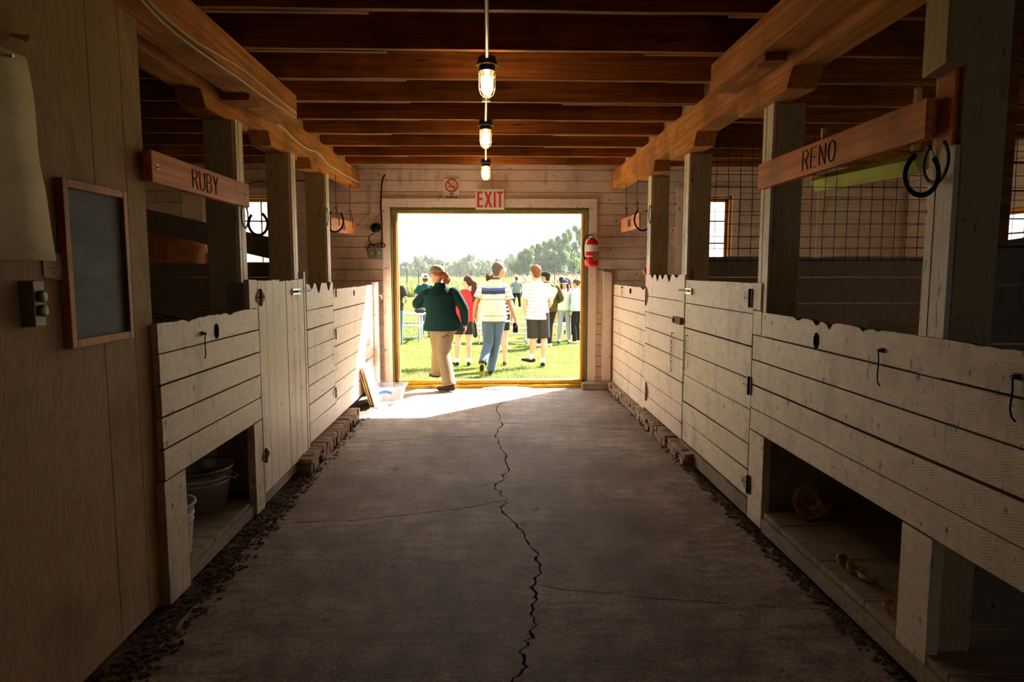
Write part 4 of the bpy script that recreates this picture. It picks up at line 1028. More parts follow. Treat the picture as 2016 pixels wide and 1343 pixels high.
for nm_, bx in (('a', (y0c, y0c + fw, zb, zt)), ('b', (y1c - fw, y1c, zb, zt)), ('c', (y0c + fw, y1c - fw, zt - fw, zt)), ('d', (y0c + fw, y1c - fw, zb, zb + fw))):
    mb = MB(); mb.box(X0 + 0.001, X0 + 0.032, *bx); mb.build('frame', 'frame_wood', cb, bevel=0.003)
# poster with curling corner
pr = MB(); ym = P(72, 480, X=X0).y; y0p = 0.75; zt = P(10, 97, X=X0).z; zb = P(10, 512, X=X0).z; nu, nv = 14, 14; vs = []
for j in range(nv + 1):
    for i in range(nu + 1):
        u = i / nu; v = j / nv; ed = P(45, 100, X=X0).y * v + P(76, 505, X=X0).y * (1 - v) + 0.03 * sin(pi * (1 - v)); y = y0p + (ed - y0p) * u; z = zb + (zt - zb) * v
        out = 0.004 + 0.012 * (noise.noise(Vector((u * 3, v * 3, 0))) + 0.5) * u + (0.05 * max(0, u - 0.75) * max(0, 0.5 - v) * 8)
        vs.append(Vector((X0 + out, y, z)))
pr.add(vs, [(j * (nu + 1) + i, j * (nu + 1) + i + 1, (j + 1) * (nu + 1) + i + 1, (j + 1) * (nu + 1) + i) for j in range(nv) for i in range(nu)])
po = pr.build('wall_poster', 'paper', smooth=True); tag(po, 'large yellowed paper chart pinned on the plywood at the left edge', 'poster')
sol = po.modifiers.new('solid', 'SOLIDIFY'); sol.thickness = 0.0012
for px, py in ((20, 110), (58, 500)):
    c = P(px, py, X=X0 + 0.02); mb = MB(); mb.tube([(X0, c.y, c.z), (X0 + 0.03, c.y, c.z)], [0.002, 0.006], 8); mb.build('pin', 'steel', po)
nt_ = MB(); a = P(79, 488, X=X0); b = P(120, 552, X=X0); nt_.prism([(X0 + 0.006, a.y, a.z), (X0 + 0.008, b.y, a.z - 0.02), (X0 + 0.012, b.y + 0.004, b.z), (X0 + 0.004, a.y + 0.004, b.z + 0.012)], (0.001, 0, 0))
no = nt_.build('paper_note', 'note_paper'); tag(no, 'small note with a faint sketch pinned between chart and chalkboard', 'note')
mb = MB(); r = random.Random(3)
for k in range(7):
    yy = a.y + 0.02 + r.uniform(0, 0.05); zz = a.z - 0.02 - k * 0.016; mb.tube([(X0 + 0.0115, yy, zz), (X0 + 0.0118, yy + r.uniform(0.02, 0.05), zz - 0.005)], 0.0008, 4)
mb.build('sketch', 'ink', no)
mb = MB(); c = P(90, 494, X=X0); mb.tube([(X0, c.y, c.z), (X0 + 0.022, c.y, c.z)], [0.002, 0.006], 8); mb.build('pin', 'steel', no)
c = P(52, 598, X=X0); sw = thing('switch_box', 'small grey electrical switch box with two covers on the plywood', 'switch', (X0, c.y, c.z - 0.07))
dy = 0.03; mb = MB(); mb.box(X0, X0 + 0.045, c.y - dy, c.y + dy, c.z - 0.078, c.z + 0.078); mb.build('box', 'grey_metal', sw, bevel=0.004)
for q in (-1, 1):
    mb = MB(); mb.lathe([(0.020, 0.046), (0.022, 0.058), (0.012, 0.062), (0.001, 0.062)], (X0, c.y + 0.003, c.z + q * 0.024), 16, 'X'); mb.build('switch_cover', 'fixture' if False else 'grey_metal', sw, smooth=True)
c = P(28, 70, X=X0); mb = MB(); mb.tube([(X0, c.y, c.z), (X0 + 0.04, c.y, c.z - 0.01)], [0.006, 0.012], 8); mb.ball((X0 + 0.042, c.y, c.z - 0.01), 0.013, 10, 6); tag(mb.build('wall_peg', 'paper', smooth=True), 'small pale peg on the plywood above the paper chart', 'peg')

# ---- signs and fittings on the doorway wall
def wallbox(x0, x1, z0, z1, y0, y1): mb = MB(); mb.box(x0, x1, y0, y1, z0, z1); return mb
a = P(936, 372, Y=YW - 0.07); b = P(993, 412, Y=YW - 0.07)
ex = thing('exit_sign', 'cream EXIT sign with red letters above the doorway', 'sign', ((a.x + b.x) / 2, YW - 0.05, b.z))
wallbox(a.x, b.x, b.z, a.z, YW - 0.075, YW - 0.036).build('sign_panel', 'sign_white', ex, bevel=0.003)
mb = MB(); W_, H_ = b.x - a.x, a.z - b.z; yf = YW - 0.0755
def stroke(mb, pts, t=0.002):
    mb.prism([Vector((a.x + W_ * u, yf, b.z + H_ * v)) for u, v in pts], (0, -t, 0))
def rct(mb, u0, u1, v0, v1): stroke(mb, [(u0, v0), (u1, v0), (u1, v1), (u0, v1)])
T, Bm = 0.87, 0.09
rct(mb, .06, .13, Bm, T); rct(mb, .1301, .255, T - .09, T); rct(mb, .1301, .245, .45, .54); rct(mb, .1301, .255, Bm, Bm + .09)
stroke(mb, [(.31, Bm), (.385, Bm), (.57, T), (.495, T)]); stroke(mb, [(.31, T), (.495, Bm), (.57, Bm), (.385, T)][0:1] + [(.385, T), (.57, Bm), (.495, Bm)], 0.0025)
rct(mb, .63, .70, Bm, T); rct(mb, .735, .955, T - .09, T); rct(mb, .81, .88, Bm, T - .0901)
mb.build('lettering', 'sign_red', ex)
a2 = P(873, 352, Y=YW - 0.01); b2 = P(904, 392, Y=YW - 0.01)
ns = thing('no_smoking_sign', 'white NO SMOKING sign with a red ring above the doorway', 'sign', ((a2.x + b2.x) / 2, YW - 0.01, b2.z))
wallbox(a2.x, b2.x, b2.z, a2.z, YW - 0.012, YW - 0.004).build('sign_panel', 'sign_white', ns)
cx = (a2.x + b2.x) / 2 + 0.005; cz = a2.z - (a2.z - b2.z) * 0.355; rr = (b2.x - a2.x) * 0.38; y_ = YW - 0.0145
mb = MB(); mb.tube([(cx + rr * cos(t * pi / 16), y_, cz + rr * sin(t * pi / 16)) for t in range(32)], (0.0085), 8, closed=True)
mb.obox((cx, y_ - 0.001, cz), Vector((1, 0, -1)).normalized() * rr, (0, 0.002, 0), Vector((1, 0, 1)).normalized() * 0.009); mb.build('red_ring', 'sign_red', ns)
mb = MB(); mb.box(cx - rr * 0.62, cx - 0.005, y_ - 0.0005, y_ + 0.002, cz - 0.014, cz - 0.003); mb.box(cx + rr * 0.3, cx + rr * 0.55, y_ - 0.0005, y_ + 0.002, cz - 0.014, cz - 0.003)
mb.tube([(cx + rr * .1, y_, cz + .03), (cx + rr * .15, y_, cz + .055), (cx + rr * .35, y_, cz + .045), (cx + rr * .4, y_, cz + .02), (cx + rr * .6, y_, cz + .0)], 0.002, 5); mb.build('cigarette_mark', 'sign_black', ns)
GL.update({'S': [[(.66, .84), (.5, .98), (.2, .98), (.04, .82), (.10, .62), (.58, .42), (.66, .2), (.5, .02), (.18, .02), (.02, .18)]], 'M': [[(0, 0), (0, 1), (.4, .3), (.8, 1), (.8, 0)]], 'K': [[(0, 0), (0, 1)], [(.62, 1), (.05, .45), (.66, 0)]], 'G': [[(.68, .82), (.5, .98), (.2, .98), (0, .7), (0, .3), (.2, .02), (.5, .02), (.7, .2), (.7, .46), (.42, .46)]]})
def small_text(t, h, z):
    ws = [{'I': .38, 'M': 1.12}.get(c, .98) for c in t]; u = -(sum(ws) - .26) / 2; mb = MB()
    for c, w_ in zip(t, ws):
        for st_ in GL[c]: mb.tube([Vector((cx + (u + p[0]) * h, y_, z + p[1] * h)) for p in st_], 0.0034, 6)
        u += w_
    mb.build('lettering', 'sign_black', ns)
small_text('NO', 0.024, b2.z + 0.052); small_text('SMOKING', 0.024, b2.z + 0.014)

# fire extinguisher
c = P(1165, 492, Y=YW - 0.13); c.z = 0
fe = thing('fire_extinguisher', 'red fire extinguisher with pale label hanging right of the doorway', 'fire extinguisher', (c.x, YW - 0.13, P(1165, 525, Y=YW - 0.13).z))
z0 = wloc(fe).z; cc = Vector((c.x, YW - 0.13, z0)); H = P(1165, 468, Y=YW - 0.13).z - z0
mb = MB(); mb.lathe([(0.06, 0), (0.085, 0.012), (0.09, 0.04), (0.09, H - 0.09), (0.075, H - 0.04), (0.04, H - 0.01), (0.025, H)], cc, 28); mb.build('cylinder', 'red_gloss', fe, smooth=True)
for z_, z2, m_ in ((0.20, 0.29, 'label_white'), (0.13, 0.145, 'label_white')):
    mb = MB(); mb.lathe([(0.0905, z_), (0.0912, z_ + 0.001), (0.0912, z2 - 0.001), (0.0905, z2)], cc, 28); mb.build('label_band', m_, fe)
mb = MB(); mb.prism([cc + Vector((0.012 + 0.05 * u, -0.092 + 0.012 * abs(u), v)) for u, v in ((0, .08), (1, .08), (1, .19), (0, .19))], (0, -0.002, 0)); mb.build('tag', 'grey_metal', fe)
mb = MB(); mb.lathe([(0.022, H - 0.005), (0.024, H + 0.03), (0.012, H + 0.045)], cc, 16); mb.obox(cc + Vector((0.02, -0.01, H + 0.055)), (0.055, 0, 0.012), (0, 0.010, 0), (0, 0, 0.005)); mb.obox(cc + Vector((0.015, -0.01, H + 0.028)), (0.05, 0, -0.004), (0, 0.010, 0), (0, 0, 0.005)); mb.build('valve', 'steel', fe)
mb = MB(); mb.tube([cc + Vector(v) for v in ((-0.01, -0.01, H + 0.03), (-0.07, -0.02, H + 0.03), (-0.115, -0.03, H - 0.03), (-0.12, -0.03, H - 0.15), (-0.11, -0.03, 0.14), (-0.098, -0.03, 0.09))], [0.010] * 4 + [0.014, 0.018], 10); mb.build('hose', 'black_plastic', fe, smooth=True)
mb = MB(); mb.box(cc.x - 0.02, cc.x + 0.02, cc.y + 0.085, YW - 0.036, z0 + H - 0.12, z0 + H - 0.04); mb.build('bracket', 'iron', fe)

# electrics left of the doorway
yw = YW - 0.02
def wp_(px, py, d=0.02): return P(px, py, Y=YW - d)
bell = thing('round_bell', 'round black bell with looping cables on the wall left of the doorway', 'bell', wp_(740, 449, 0.03))
mb = MB(); c = wp_(740, 449, 0.0); mb.lathe([(0.062, -0.002), (0.064, -0.03), (0.05, -0.05), (0.02, -0.06), (0.001, -0.062)], (c.x, YW - 0.003, c.z), 28, 'Y'); mb.build('housing', 'iron', bell, smooth=True)
for i, px in enumerate((732, 747)):
    c = wp_(px, 498); o = thing('junction_box', '%s olive metal junction box below the round bell' % ('left' if i == 0 else 'right'), 'electric box', (c.x, YW - 0.03, c.z - 0.07), 'junction boxes')
    wallbox(c.x - 0.047, c.x + 0.047, c.z - 0.07, c.z + 0.07, YW - 0.045, YW - 0.002).build('box', 'grey_metal', o, bevel=0.004)
    wallbox(c.x - 0.006, c.x + 0.006, c.z - 0.018, c.z + 0.014, YW - 0.062, YW - 0.045).build('toggle', 'label_white', o)
def cable(pts, r, m, label, d=0.015):
    vs = [p if isinstance(p, Vector) else wp_(p[0], p[1], d + 0.0) for p in pts]
    # smooth (Catmull-Rom)
    out = []
    for i in range(len(vs) - 1):
        p0 = vs[max(i - 1, 0)]; p1 = vs[i]; p2 = vs[i + 1]; p3 = vs[min(i + 2, len(vs) - 1)]
        for k in range(5):
            t = k / 5; out.append(0.5 * ((2 * p1) + (p2 - p0) * t + (2 * p0 - 5 * p1 + 4 * p2 - p3) * t * t + (3 * p1 - p0 - 3 * p2 + p3) * t ** 3))
    out.append(vs[-1]); mb = MB(); mb.tube(out, r, 7)
    return tag(mb.build('cable', m, smooth=True), label, 'cable')
cable([(758, 343), (752, 360), (750, 400), (751, 430), (752, 470), (752, 488)], 0.011, 'cable_black', 'thick black cable down the wall beside the left door casing', 0.045)
cable([(728, 365), (731, 385), (733, 410), (724, 428), (712, 440), (711, 450), (724, 455), (734, 447)], 0.006, 'cable_white', 'loose pale cable looping down to the round bell', 0.022)
cable([(726, 366), (727, 400), (730, 425), (726, 440), (731, 453)], 0.006, 'cable_white', 'straight pale cable beside the loose loop left of the doorway', 0.016)
cable([(738, 460), (729, 463), (726, 470), (731, 480), (740, 481), (750, 478), (757, 481), (757, 486), (751, 487)], 0.007, 'cable_black', 'thin black cable curling between the round bell and the junction boxes', 0.03)
cable([(722, 493), (729, 481), (737, 484)], 0.009, 'cable_black', 'short black cable stub beside the left junction box', 0.03)
# cables along the left beams
def bp(px, py, X): return P(px, py, X=X)
v1 = [bp(px, py, -1.448) for px, py in ((258, -40), (292, 2), (330, 38), (380, 78), (430, 108), (470, 132), (510, 163), (545, 192), (582, 221))]
cable(v1, 0.006, 'cable_white', 'upper pale cable stapled along the near left beam')
v2 = [bp(px, py, -1.446) for px, py in ((247, -35), (285, 8), (325, 48), (370, 85), (420, 120), (470, 154), (520, 191), (560, 217), (581, 232))]
cable(v2, 0.006, 'cable_white', 'lower pale cable stapled along the near left beam')
v3 = [bp(px, py, -1.722) for px, py in ((545, 244), (560, 254), (580, 275), (605, 293), (625, 300), (645, 322), (665, 336), (690, 350), (712, 362))] + [wp_(728, 366)]
cable(v3, 0.007, 'cable_white', 'pale cable sagging along the long left beam to the doorway wall')
cable([wp_(578, 355), wp_(600, 357), wp_(620, 358), wp_(640, 353)], 0.006, 'cable_black', 'thin black cable on the wall between two left posts')
cable([wp_(490, 362), wp_(505, 358), wp_(530, 358), wp_(545, 356)], 0.006, 'cable_black', 'thin black cable on the wall above the left window')

# conduit with three caged lamps
lamps = [(959, 4.37), (956, 6.12), (956, 8.2)]
cxp = [P(px, 200, Y=y).x for px, y in lamps]
mb = MB(); pts = [Vector((P(960, 0, Z=ZC - 0.014).x, 1.5, ZC - 0.016))] + [Vector((x, y, ZC - 0.016)) for x, (px, y) in zip(cxp, lamps)]
mb.tube(pts, 0.011, 10); cd = mb.build('conduit_pipe', 'conduit', smooth=True); tag(cd, 'thin pale metal conduit along the joists joining the three lamps', 'conduit')
for yy in (5.35, 3.0, 7.2):
    mb = MB(); xx = P(957, 200, Y=yy).x; mb.box(xx - 0.03, xx + 0.03, yy - 0.01, yy + 0.01, ZC - 0.03, ZC - 0.002); mb.build('clip', 'steel', cd)
def lamp(x, y, label):
    o = thing('caged_lamp', label, 'lamp', (x, y, ZC - 0.25), 'lamps over the aisle'); c = Vector((x, y, ZC))
    mb = MB(); mb.lathe([(0.055, -0.002), (0.058, -0.035), (0.066, -0.04), (0.066, -0.05), (0.050, -0.055), (0.048, -0.085), (0.01, -0.085)], c, 24); mb.build('junction_cap', 'fixture', o, smooth=False)
    mb = MB()
    for q in (-1, 1): mb.ball(c + Vector((q * 0.062, 0, -0.045)), (0.012, 0.008, 0.006), 8, 6)
    mb.build('lug', 'steel', o)
    mb = MB(); mb.lathe([(0.040, -0.084), (0.041, -0.17), (0.036, -0.205), (0.022, -0.228), (0.001, -0.235)], c, 24); mb.build('glass_jar', 'jar_glass', o, smooth=True)
    cg = MB()
    for k in range(6):
        a_ = k * pi / 3; cg.tube([c + Vector((0.050 * cos(a_) * f, 0.050 * sin(a_) * f, z)) for f, z in ((1, -0.085), (1, -0.19), (0.82, -0.222), (0.45, -0.240), (0, -0.245))], 0.002, 5)
    for z in (-0.115, -0.185): cg.tube([c + Vector((0.051 * cos(k * pi / 10), 0.051 * sin(k * pi / 10), z)) for k in range(20)], 0.002, 5, closed=True)
    cg.build('wire_guard', 'steel', o)
    mb = MB(); mb.lathe([(0.014, -0.085), (0.015, -0.12), (0.028, -0.15), (0.032, -0.18), (0.024, -0.205), (0.001, -0.215)], c, 20); mb.build('bulb', 'bulb', o, smooth=True)
for (px, y), x, n in zip(lamps, cxp, ('nearest, largest-looking', 'middle', 'farthest, just above the EXIT sign')): lamp(x, y, 'caged glass lamp glowing on the conduit, the %s one' % n)

# ---- things leaning by the threshold
c0 = g0(722, 800); c1 = g0(745, 775)
wb = thing('panel_board', 'white panel leaning on a brown board beside the plastic bin', 'board', (XL + 0.25, (c0.y + c1.y) / 2, 0.0))
def lean(dx, t, m, nm, top, y0, y1, bev=0.003):
    B0 = Vector((-1.385 + dx, y0, 0.004)); B1 = Vector((-1.365 + dx, y1, 0.004)); up = Vector((XL + 0.035 + dx - B0.x, -0.04, top))
    n_ = (B1 - B0).cross(up).normalized() * t; mb = MB()
    mb.prism([B0, B1, B1 + up + Vector((-0.01, 0.0, -0.01)), B0 + up], n_); return mb.build(nm, m, wb, bevel=bev)
lean(0.0, 0.014, 'white_plastic', 'white_panel', 0.50, 8.02, 8.58); lean(-0.034, 0.010, 'block', 'brown_board', 0.47, 8.04, 8.56); lean(-0.056, 0.010, 'block', 'brown_board', 0.44, 8.05, 8.54)
a = g0(728, 797); bn = thing('storage_bin', 'clear plastic storage bin with a blue handle in the sun by the doorway', 'bin', (0, 0, 0))
B0 = g0(740, 797); B1 = g0(787, 796); y0 = (B0.y + B1.y) / 2; D = 0.34; Hb = 0.20
bn.location = ((B0.x + B1.x) / 2, y0 + D / 2, 0)
def ring(x0, x1, y0, y1, z, r=0.04):
    out = []
    for cx_, cy_, a0 in ((x1 - r, y1 - r, 0), (x0 + r, y1 - r, 90), (x0 + r, y0 + r, 180), (x1 - r, y0 + r, 270)):
        for k in range(5): q = R(a0 + 22.5 * k); out.append(Vector((cx_ + r * cos(q), cy_ + r * sin(q), z)))
    return out
rgs = [ring(B0.x, B1.x, y0, y0 + D, 0.003), ring(B0.x - 0.03, B1.x + 0.045, y0 - 0.03, y0 + D + 0.03, Hb), ring(B0.x - 0.05, B1.x + 0.065, y0 - 0.05, y0 + D + 0.05, Hb), ring(B0.x - 0.05, B1.x + 0.065, y0 - 0.05, y0 + D + 0.05, Hb + 0.012), ring(B0.x - 0.026, B1.x + 0.04, y0 - 0.026, y0 + D + 0.026, Hb + 0.012), ring(B0.x + 0.005, B1.x - 0.005, y0 + 0.005, y0 + D - 0.005, 0.008)]
mb = MB(); n_ = 20; vs = [v for q in rgs for v in q]
mb.add(vs, [(j * n_ + i, j * n_ + (i + 1) % n_, (j + 1) * n_ + (i + 1) % n_, (j + 1) * n_ + i) for j in range(5) for i in range(n_)] + [tuple(range(n_))[::-1], tuple(range(5 * n_, 6 * n_))]); mb.build('bin_body', 'clear_plastic', bn)
cxm = (B0.x + B1.x) / 2 - 0.02; mb = MB(); mb.tube([Vector((cxm + 0.075 * t, y0 - 0.052, Hb - 0.035 - 0.022 * t * t)) for t in (-1, -.6, -.2, .2, .6, 1)], [(0.017, 0.006)] * 6, 8, up=(0, 1, 0)); mb.build('handle', 'blue_plastic', bn)
# ------------------------------------------------------------------ outdoors
def gz(y):
    t = [(9.4, -0.03), (10.6, -0.02), (12, -0.09), (16, -0.17), (17.5, -0.21), (37, -0.42), (60, -0.45), (900, -0.45)]
    for (a, za), (b, zb) in zip(t[:-1], t[1:]):
        if y <= b: return za + (zb - za) * max(0, (y - a)) / (b - a)
    return -0.45
def _grass(n, b):
    a = noi(n, (1, 1, 1), 0.8, 6, 0.7); f = noi(n, (1, 1, 1), 22, 4, 0.8)
    c = ramp(n, a, [(0.35, (0.045, 0.08, 0.015)), (0.55, (0.08, 0.115, 0.025)), (0.72, (0.115, 0.13, 0.045))])
    c = mix(n, ramp(n, f, [(0.35, 0.6), (0.6, 0.0)]), c, (0.05, 0.08, 0.015))
    n.links.new(c, b.inputs['Base Color']); bump(n, b, f, 0.8, 0.03)
M['lawn'] = mat('lawn', (0.3, 0.38, 0.1), 1.0, spec=0.0, build=_grass)
def leafmat(name, c1, c2, s, trans=0.35):
    m = bpy.data.materials.new(name); m.use_nodes = True; n = m.node_tree; b = n.nodes['Principled BSDF']; b.inputs['Roughness'].default_value = 0.7
    c = ramp(n, noi(n, (1, 1, 1), s, 4, 0.7), [(0.3, c1), (0.7, c2)]); n.links.new(c, b.inputs['Base Color'])
    t = N(n, 'ShaderNodeBsdfTranslucent'); n.links.new(c, t.inputs[0]); x = N(n, 'ShaderNodeMixShader'); x.inputs[0].default_value = trans
    n.links.new(b.outputs[0], x.inputs[1]); n.links.new(t.outputs[0], x.inputs[2]); n.links.new(x.outputs[0], n.nodes['Material Output'].inputs[0]); return m
M['blades'] = leafmat('blades', (0.065, 0.10, 0.025), (0.165, 0.175, 0.075), 3.0)
M['meadow'] = leafmat('meadow', (0.085, 0.13, 0.03), (0.15, 0.16, 0.06), 0.25)
M['seedheads'] = leafmat('seedheads', (0.17, 0.125, 0.095), (0.21, 0.16, 0.115), 0.4)
M['leaf_far'] = leafmat('leaf_far', (0.035, 0.085, 0.025), (0.065, 0.125, 0.04), 0.08)
M['leaf_near'] = leafmat('leaf_near', (0.03, 0.085, 0.018), (0.07, 0.15, 0.035), 0.12)
M['bark'] = mat('bark', (0.14, 0.12, 0.09), 0.9)
mb = MB(); ys = [9.42, 9.9, 10.6, 11.3, 12, 13, 14.5, 16, 17.5, 22, 28, 37, 60, 120, 300, 900]
vs = []; NX = 16
for y in ys:
    for i in range(NX + 1):
        x = (-1 + 2 * i / NX) * (12 + y * 1.2); vs.append(Vector((x, y, gz(y) + (0.02 * noise.noise(Vector((x, y, 0))) if 10 < y < 40 else 0))))
mb.add(vs, [(j * (NX + 1) + i, j * (NX + 1) + i + 1, (j + 1) * (NX + 1) + i + 1, (j + 1) * (NX + 1) + i) for j in range(len(ys) - 1) for i in range(NX)])
mb.box(-14, -XO - 0.3, -8, 9.42, -0.3, -0.06); mb.box(XO + 0.3, 14, -8, 9.42, -0.3, -0.06)
mb.build('lawn_ground', 'lawn', origin=(0, 9.4, 0), kind='structure')
def blades(name, m, n, yr_, xf, h, wd, label, cat, clump=None, seed=1):
    r = random.Random(seed); V = []; F = []
    for i in range(n):
        y = yr_[0] + (yr_[1] - yr_[0]) * r.random() ** 1.35; hx = xf(y); x = r.uniform(*hx)
        k = noise.noise(Vector((x * 1.1, y * 1.1, 0))); hh = h * r.uniform(0.5, 1.2) * (1 + 0.7 * k); a = r.uniform(0, pi); lx, ly = r.uniform(-.5, .5) * hh, r.uniform(-.5, .5) * hh
        w2 = wd * (1 + y * 0.02) * r.uniform(.6, 1.3) / 2; z = gz(y) - 0.01; o = len(V)
        V += [(x - w2 * cos(a), y - w2 * sin(a), z), (x + w2 * cos(a), y + w2 * sin(a), z), (x + lx * .4 + w2 * .7 * cos(a), y + ly * .4 + w2 * .7 * sin(a), z + hh * .6), (x + lx * .4 - w2 * .7 * cos(a), y + ly * .4 - w2 * .7 * sin(a), z + hh * .6), (x + lx, y + ly, z + hh)]
        F += [(o, o + 1, o + 2, o + 3), (o + 3, o + 2, o + 4)]
    me = bpy.data.meshes.new(name); me.from_pydata(V, [], F); me.materials.append(M[m]); o = bpy.data.objects.new(name, me); C.objects.link(o); o['kind'] = 'stuff'; return tag(o, label, cat)
blades('lawn_grass', 'blades', 60000, (9.5, 19), lambda y: (-0.22 * y - 0.1, 0.24 * y), 0.045, 0.007, 'short sunlit lawn grass between the barn threshold and the benches', 'grass')
blades('field_grass', 'blades', 30000, (19, 56), lambda y: (-0.22 * y, 0.24 * y), 0.07, 0.022, 'mown grass of the field between the benches and the meadow', 'grass', seed=8)
blades('meadow_grass', 'meadow', 42000, (55, 150), lambda y: (-0.19 * y, 0.2 * y), 0.85, 0.06, 'tall yellow-green meadow grass behind the lawn', 'grass', seed=4)
blades('reed_grass', 'seedheads', 7000, (80, 150), lambda y: (0.035 * y, 0.2 * y), 1.35, 0.07, 'tall pinkish seed heads in the meadow below the right-hand trees', 'grass', seed=5)

def tree(c, h, rw, label, m, seed, grp, q=0.42, n=1500):
    r = random.Random(seed); o = thing('tree', label, 'tree', c, grp); c = Vector(c)
    mb = MB(); mb.tube([c + Vector((0, 0, -0.2)), c + Vector((0.1, 0, h * 0.4)), c + Vector((0, 0.1, h * 0.85))], [h * 0.022, h * 0.016, h * 0.006], 7)
    for k in range(0):
        a = r.uniform(0, 2 * pi); z = h * r.uniform(.25, .6); mb.tube([c + Vector((0, 0, z)), c + Vector((cos(a) * rw * .6, sin(a) * rw * .6, z + h * .2))], [h * 0.009, h * 0.003], 5)
    mb.build('trunk', 'bark', o)
    lumps = []
    for k in range(11):
        t = (k + 0.5) / 11; a = r.uniform(0, 2 * pi); rad = rw * (1 - abs(t - 0.4) * 1.1) * r.uniform(.3, .75)
        lumps.append((c + Vector((cos(a) * rad, sin(a) * rad, h * (0.16 + 0.76 * t))), rw * r.uniform(.38, .62) * (1.05 - 0.55 * t)))
    co = MB()
    for p, rr in lumps: co.ball(p, (rr * .68, rr * .68, rr * .85), 8, 6, r.uniform(0, 3), .5)
    V = co.v; F = co.f
    for i in range(n):
        p, rr = r.choice(lumps); d = Vector((r.gauss(0, 1), r.gauss(0, 1), r.gauss(0, 1))).normalized(); s = rr * r.uniform(.7, 1.06); q_ = p + Vector((d.x * s, d.y * s, d.z * s * 1.25))
        if q_.z > c.z + h: continue
        u = Vector((r.gauss(0, 1), r.gauss(0, 1), r.gauss(0, 1))).normalized(); v = u.cross(d)
        if v.length < .05: continue
        v.normalize(); s2 = q * r.uniform(.5, 1.1); o_ = len(V); V += [q_ - u * s2 * .5, q_ + v * s2 * .35, q_ + u * s2 * .5, q_ - v * s2 * .35]; F.append((o_, o_ + 1, o_ + 2, o_ + 3))
    lb = MB(); lb.add(V, F); lb.build('foliage', m, o)
tr = random.Random(77)
tl = []
for i in range(24):      # far treeline, leftmost to right
    y = 195 + tr.uniform(-8, 12); px = 770 + i * 12.5 + tr.uniform(-3, 3); x = P(px, 535, Y=y).x; top = 508 + 6 * sin(i * 0.9) + tr.uniform(-3, 4) + (3 if i < 4 else 0)
    tl.append((x, y, P(px, top, Y=y).z + 0.45))
for i, (x, y, h) in enumerate(tl):
    nm = 'pale hazy tree in the far treeline, number %s from the left of the doorway' % (ORD[i] if i < 12 else ORD[i - 12] + ' past the dozen')
    nm = ('pale hazy tree of the far treeline, %s from the left end' % ORD[i]) if i < 12 else ('pale hazy tree of the far treeline, %s from its right end' % ORD[23 - i])
    tree((x, y, -0.45), h, 2.7, nm, 'leaf_far', 200 + i, 'far treeline', 0.55, 1800)
RT = [(1024, 494), (1036, 486), (1048, 480), (1060, 476), (1074, 470), (1086, 466), (1098, 460), (1110, 452), (1122, 444), (1134, 436), (1148, 430), (1166, 426)]
for i, (px, top) in enumerate(RT):
    y = 122 + tr.uniform(-6, 8); x = P(px, 535, Y=y).x
    tree((x, y, -0.45), P(px, top, Y=y).z + 0.45, 2.0, 'taller green tree of the wood on the right, %s from its left end' % ORD[i], 'leaf_near', 300 + i, 'wood on the right', 0.34, 5200)
# summer haze lying over the fields
hz = bpy.data.materials.new('field_haze'); hz.use_nodes = True; hn = hz.node_tree; hn.nodes.remove(hn.nodes['Principled BSDF'])
hv = hn.nodes.new('ShaderNodeVolumeScatter'); hv.inputs['Density'].default_value = 0.0004; hv.inputs['Anisotropy'].default_value = 0.3; hn.links.new(hv.outputs[0], hn.nodes['Material Output'].inputs['Volume'])
mb = MB(); mb.box(-90, 90, 45, 260, -0.4, 22); o = mb.build('field_haze', hz, origin=(0, 150, 0)); o['kind'] = 'stuff'; tag(o, 'thin pale summer haze over the meadow in front of the trees', 'haze')
# meadow fence
for i, px in enumerate((801, 824, 852, 928, 1092)):
    y = 66.0; p = P(px, 535, Y=y); mb = MB(); mb.tube([(p.x, y, -0.5), (p.x, y, 1.75)], 0.05, 6)
    tag(mb.build('fence_post', 'fixture'), 'thin dark fence post in the meadow, %s from the left' % ORD[i], 'post', 'meadow fence posts')
mb = MB()
for z in (0.6, 1.0, 1.4): mb.tube([(-13, 66, z), (14, 66, z)], 0.008, 4)
tag(mb.build('fence_wire', 'wire'), 'thin fence wires strung across the meadow', 'fence')

# ---- benches and tables
def alu_table(x0, x1, y, label):
    g = gz(y); o = thing('picnic_table', label, 'table', ((x0 + x1) / 2, y, g))
    mb = MB()
    for k in range(3): mb.box(x0, x1, y - 0.36 + k * 0.245, y - 0.13 + k * 0.245, g + 0.70, g + 0.74)
    mb.build('tabletop', 'aluminium', o, bevel=0.006)
    for s_ in (-1, 1):
        mb = MB(); mb.box(x0, x1, y + s_ * 0.62 - 0.12, y + s_ * 0.62 + 0.12, g + 0.42, g + 0.46); mb.build('seat', 'aluminium', o, bevel=0.006)
    for xx in (x0 + 0.22, x1 - 0.12):
        mb = MB(); mb.tube([(xx, y - 0.3, g), (xx, y - 0.3, g + 0.70)], 0.035, 8); mb.tube([(xx, y + 0.3, g), (xx, y + 0.3, g + 0.70)], 0.035, 8); mb.tube([(xx, y - 0.72, g + 0.40), (xx, y + 0.72, g + 0.40)], 0.025, 8); mb.build('leg_frame', 'aluminium', o)
    mb = MB(); mb.tube([(x0 + 0.2, y - 0.3, g + 0.12), (x1 - 0.1, y - 0.3, g + 0.12)], 0.02, 8); mb.build('cross_bar', 'aluminium', o)
xt = P(834, 615, Y=17.6).x; alu_table(xt - 1.7, xt, 17.9, 'grey metal picnic table left of the person in the green jacket')
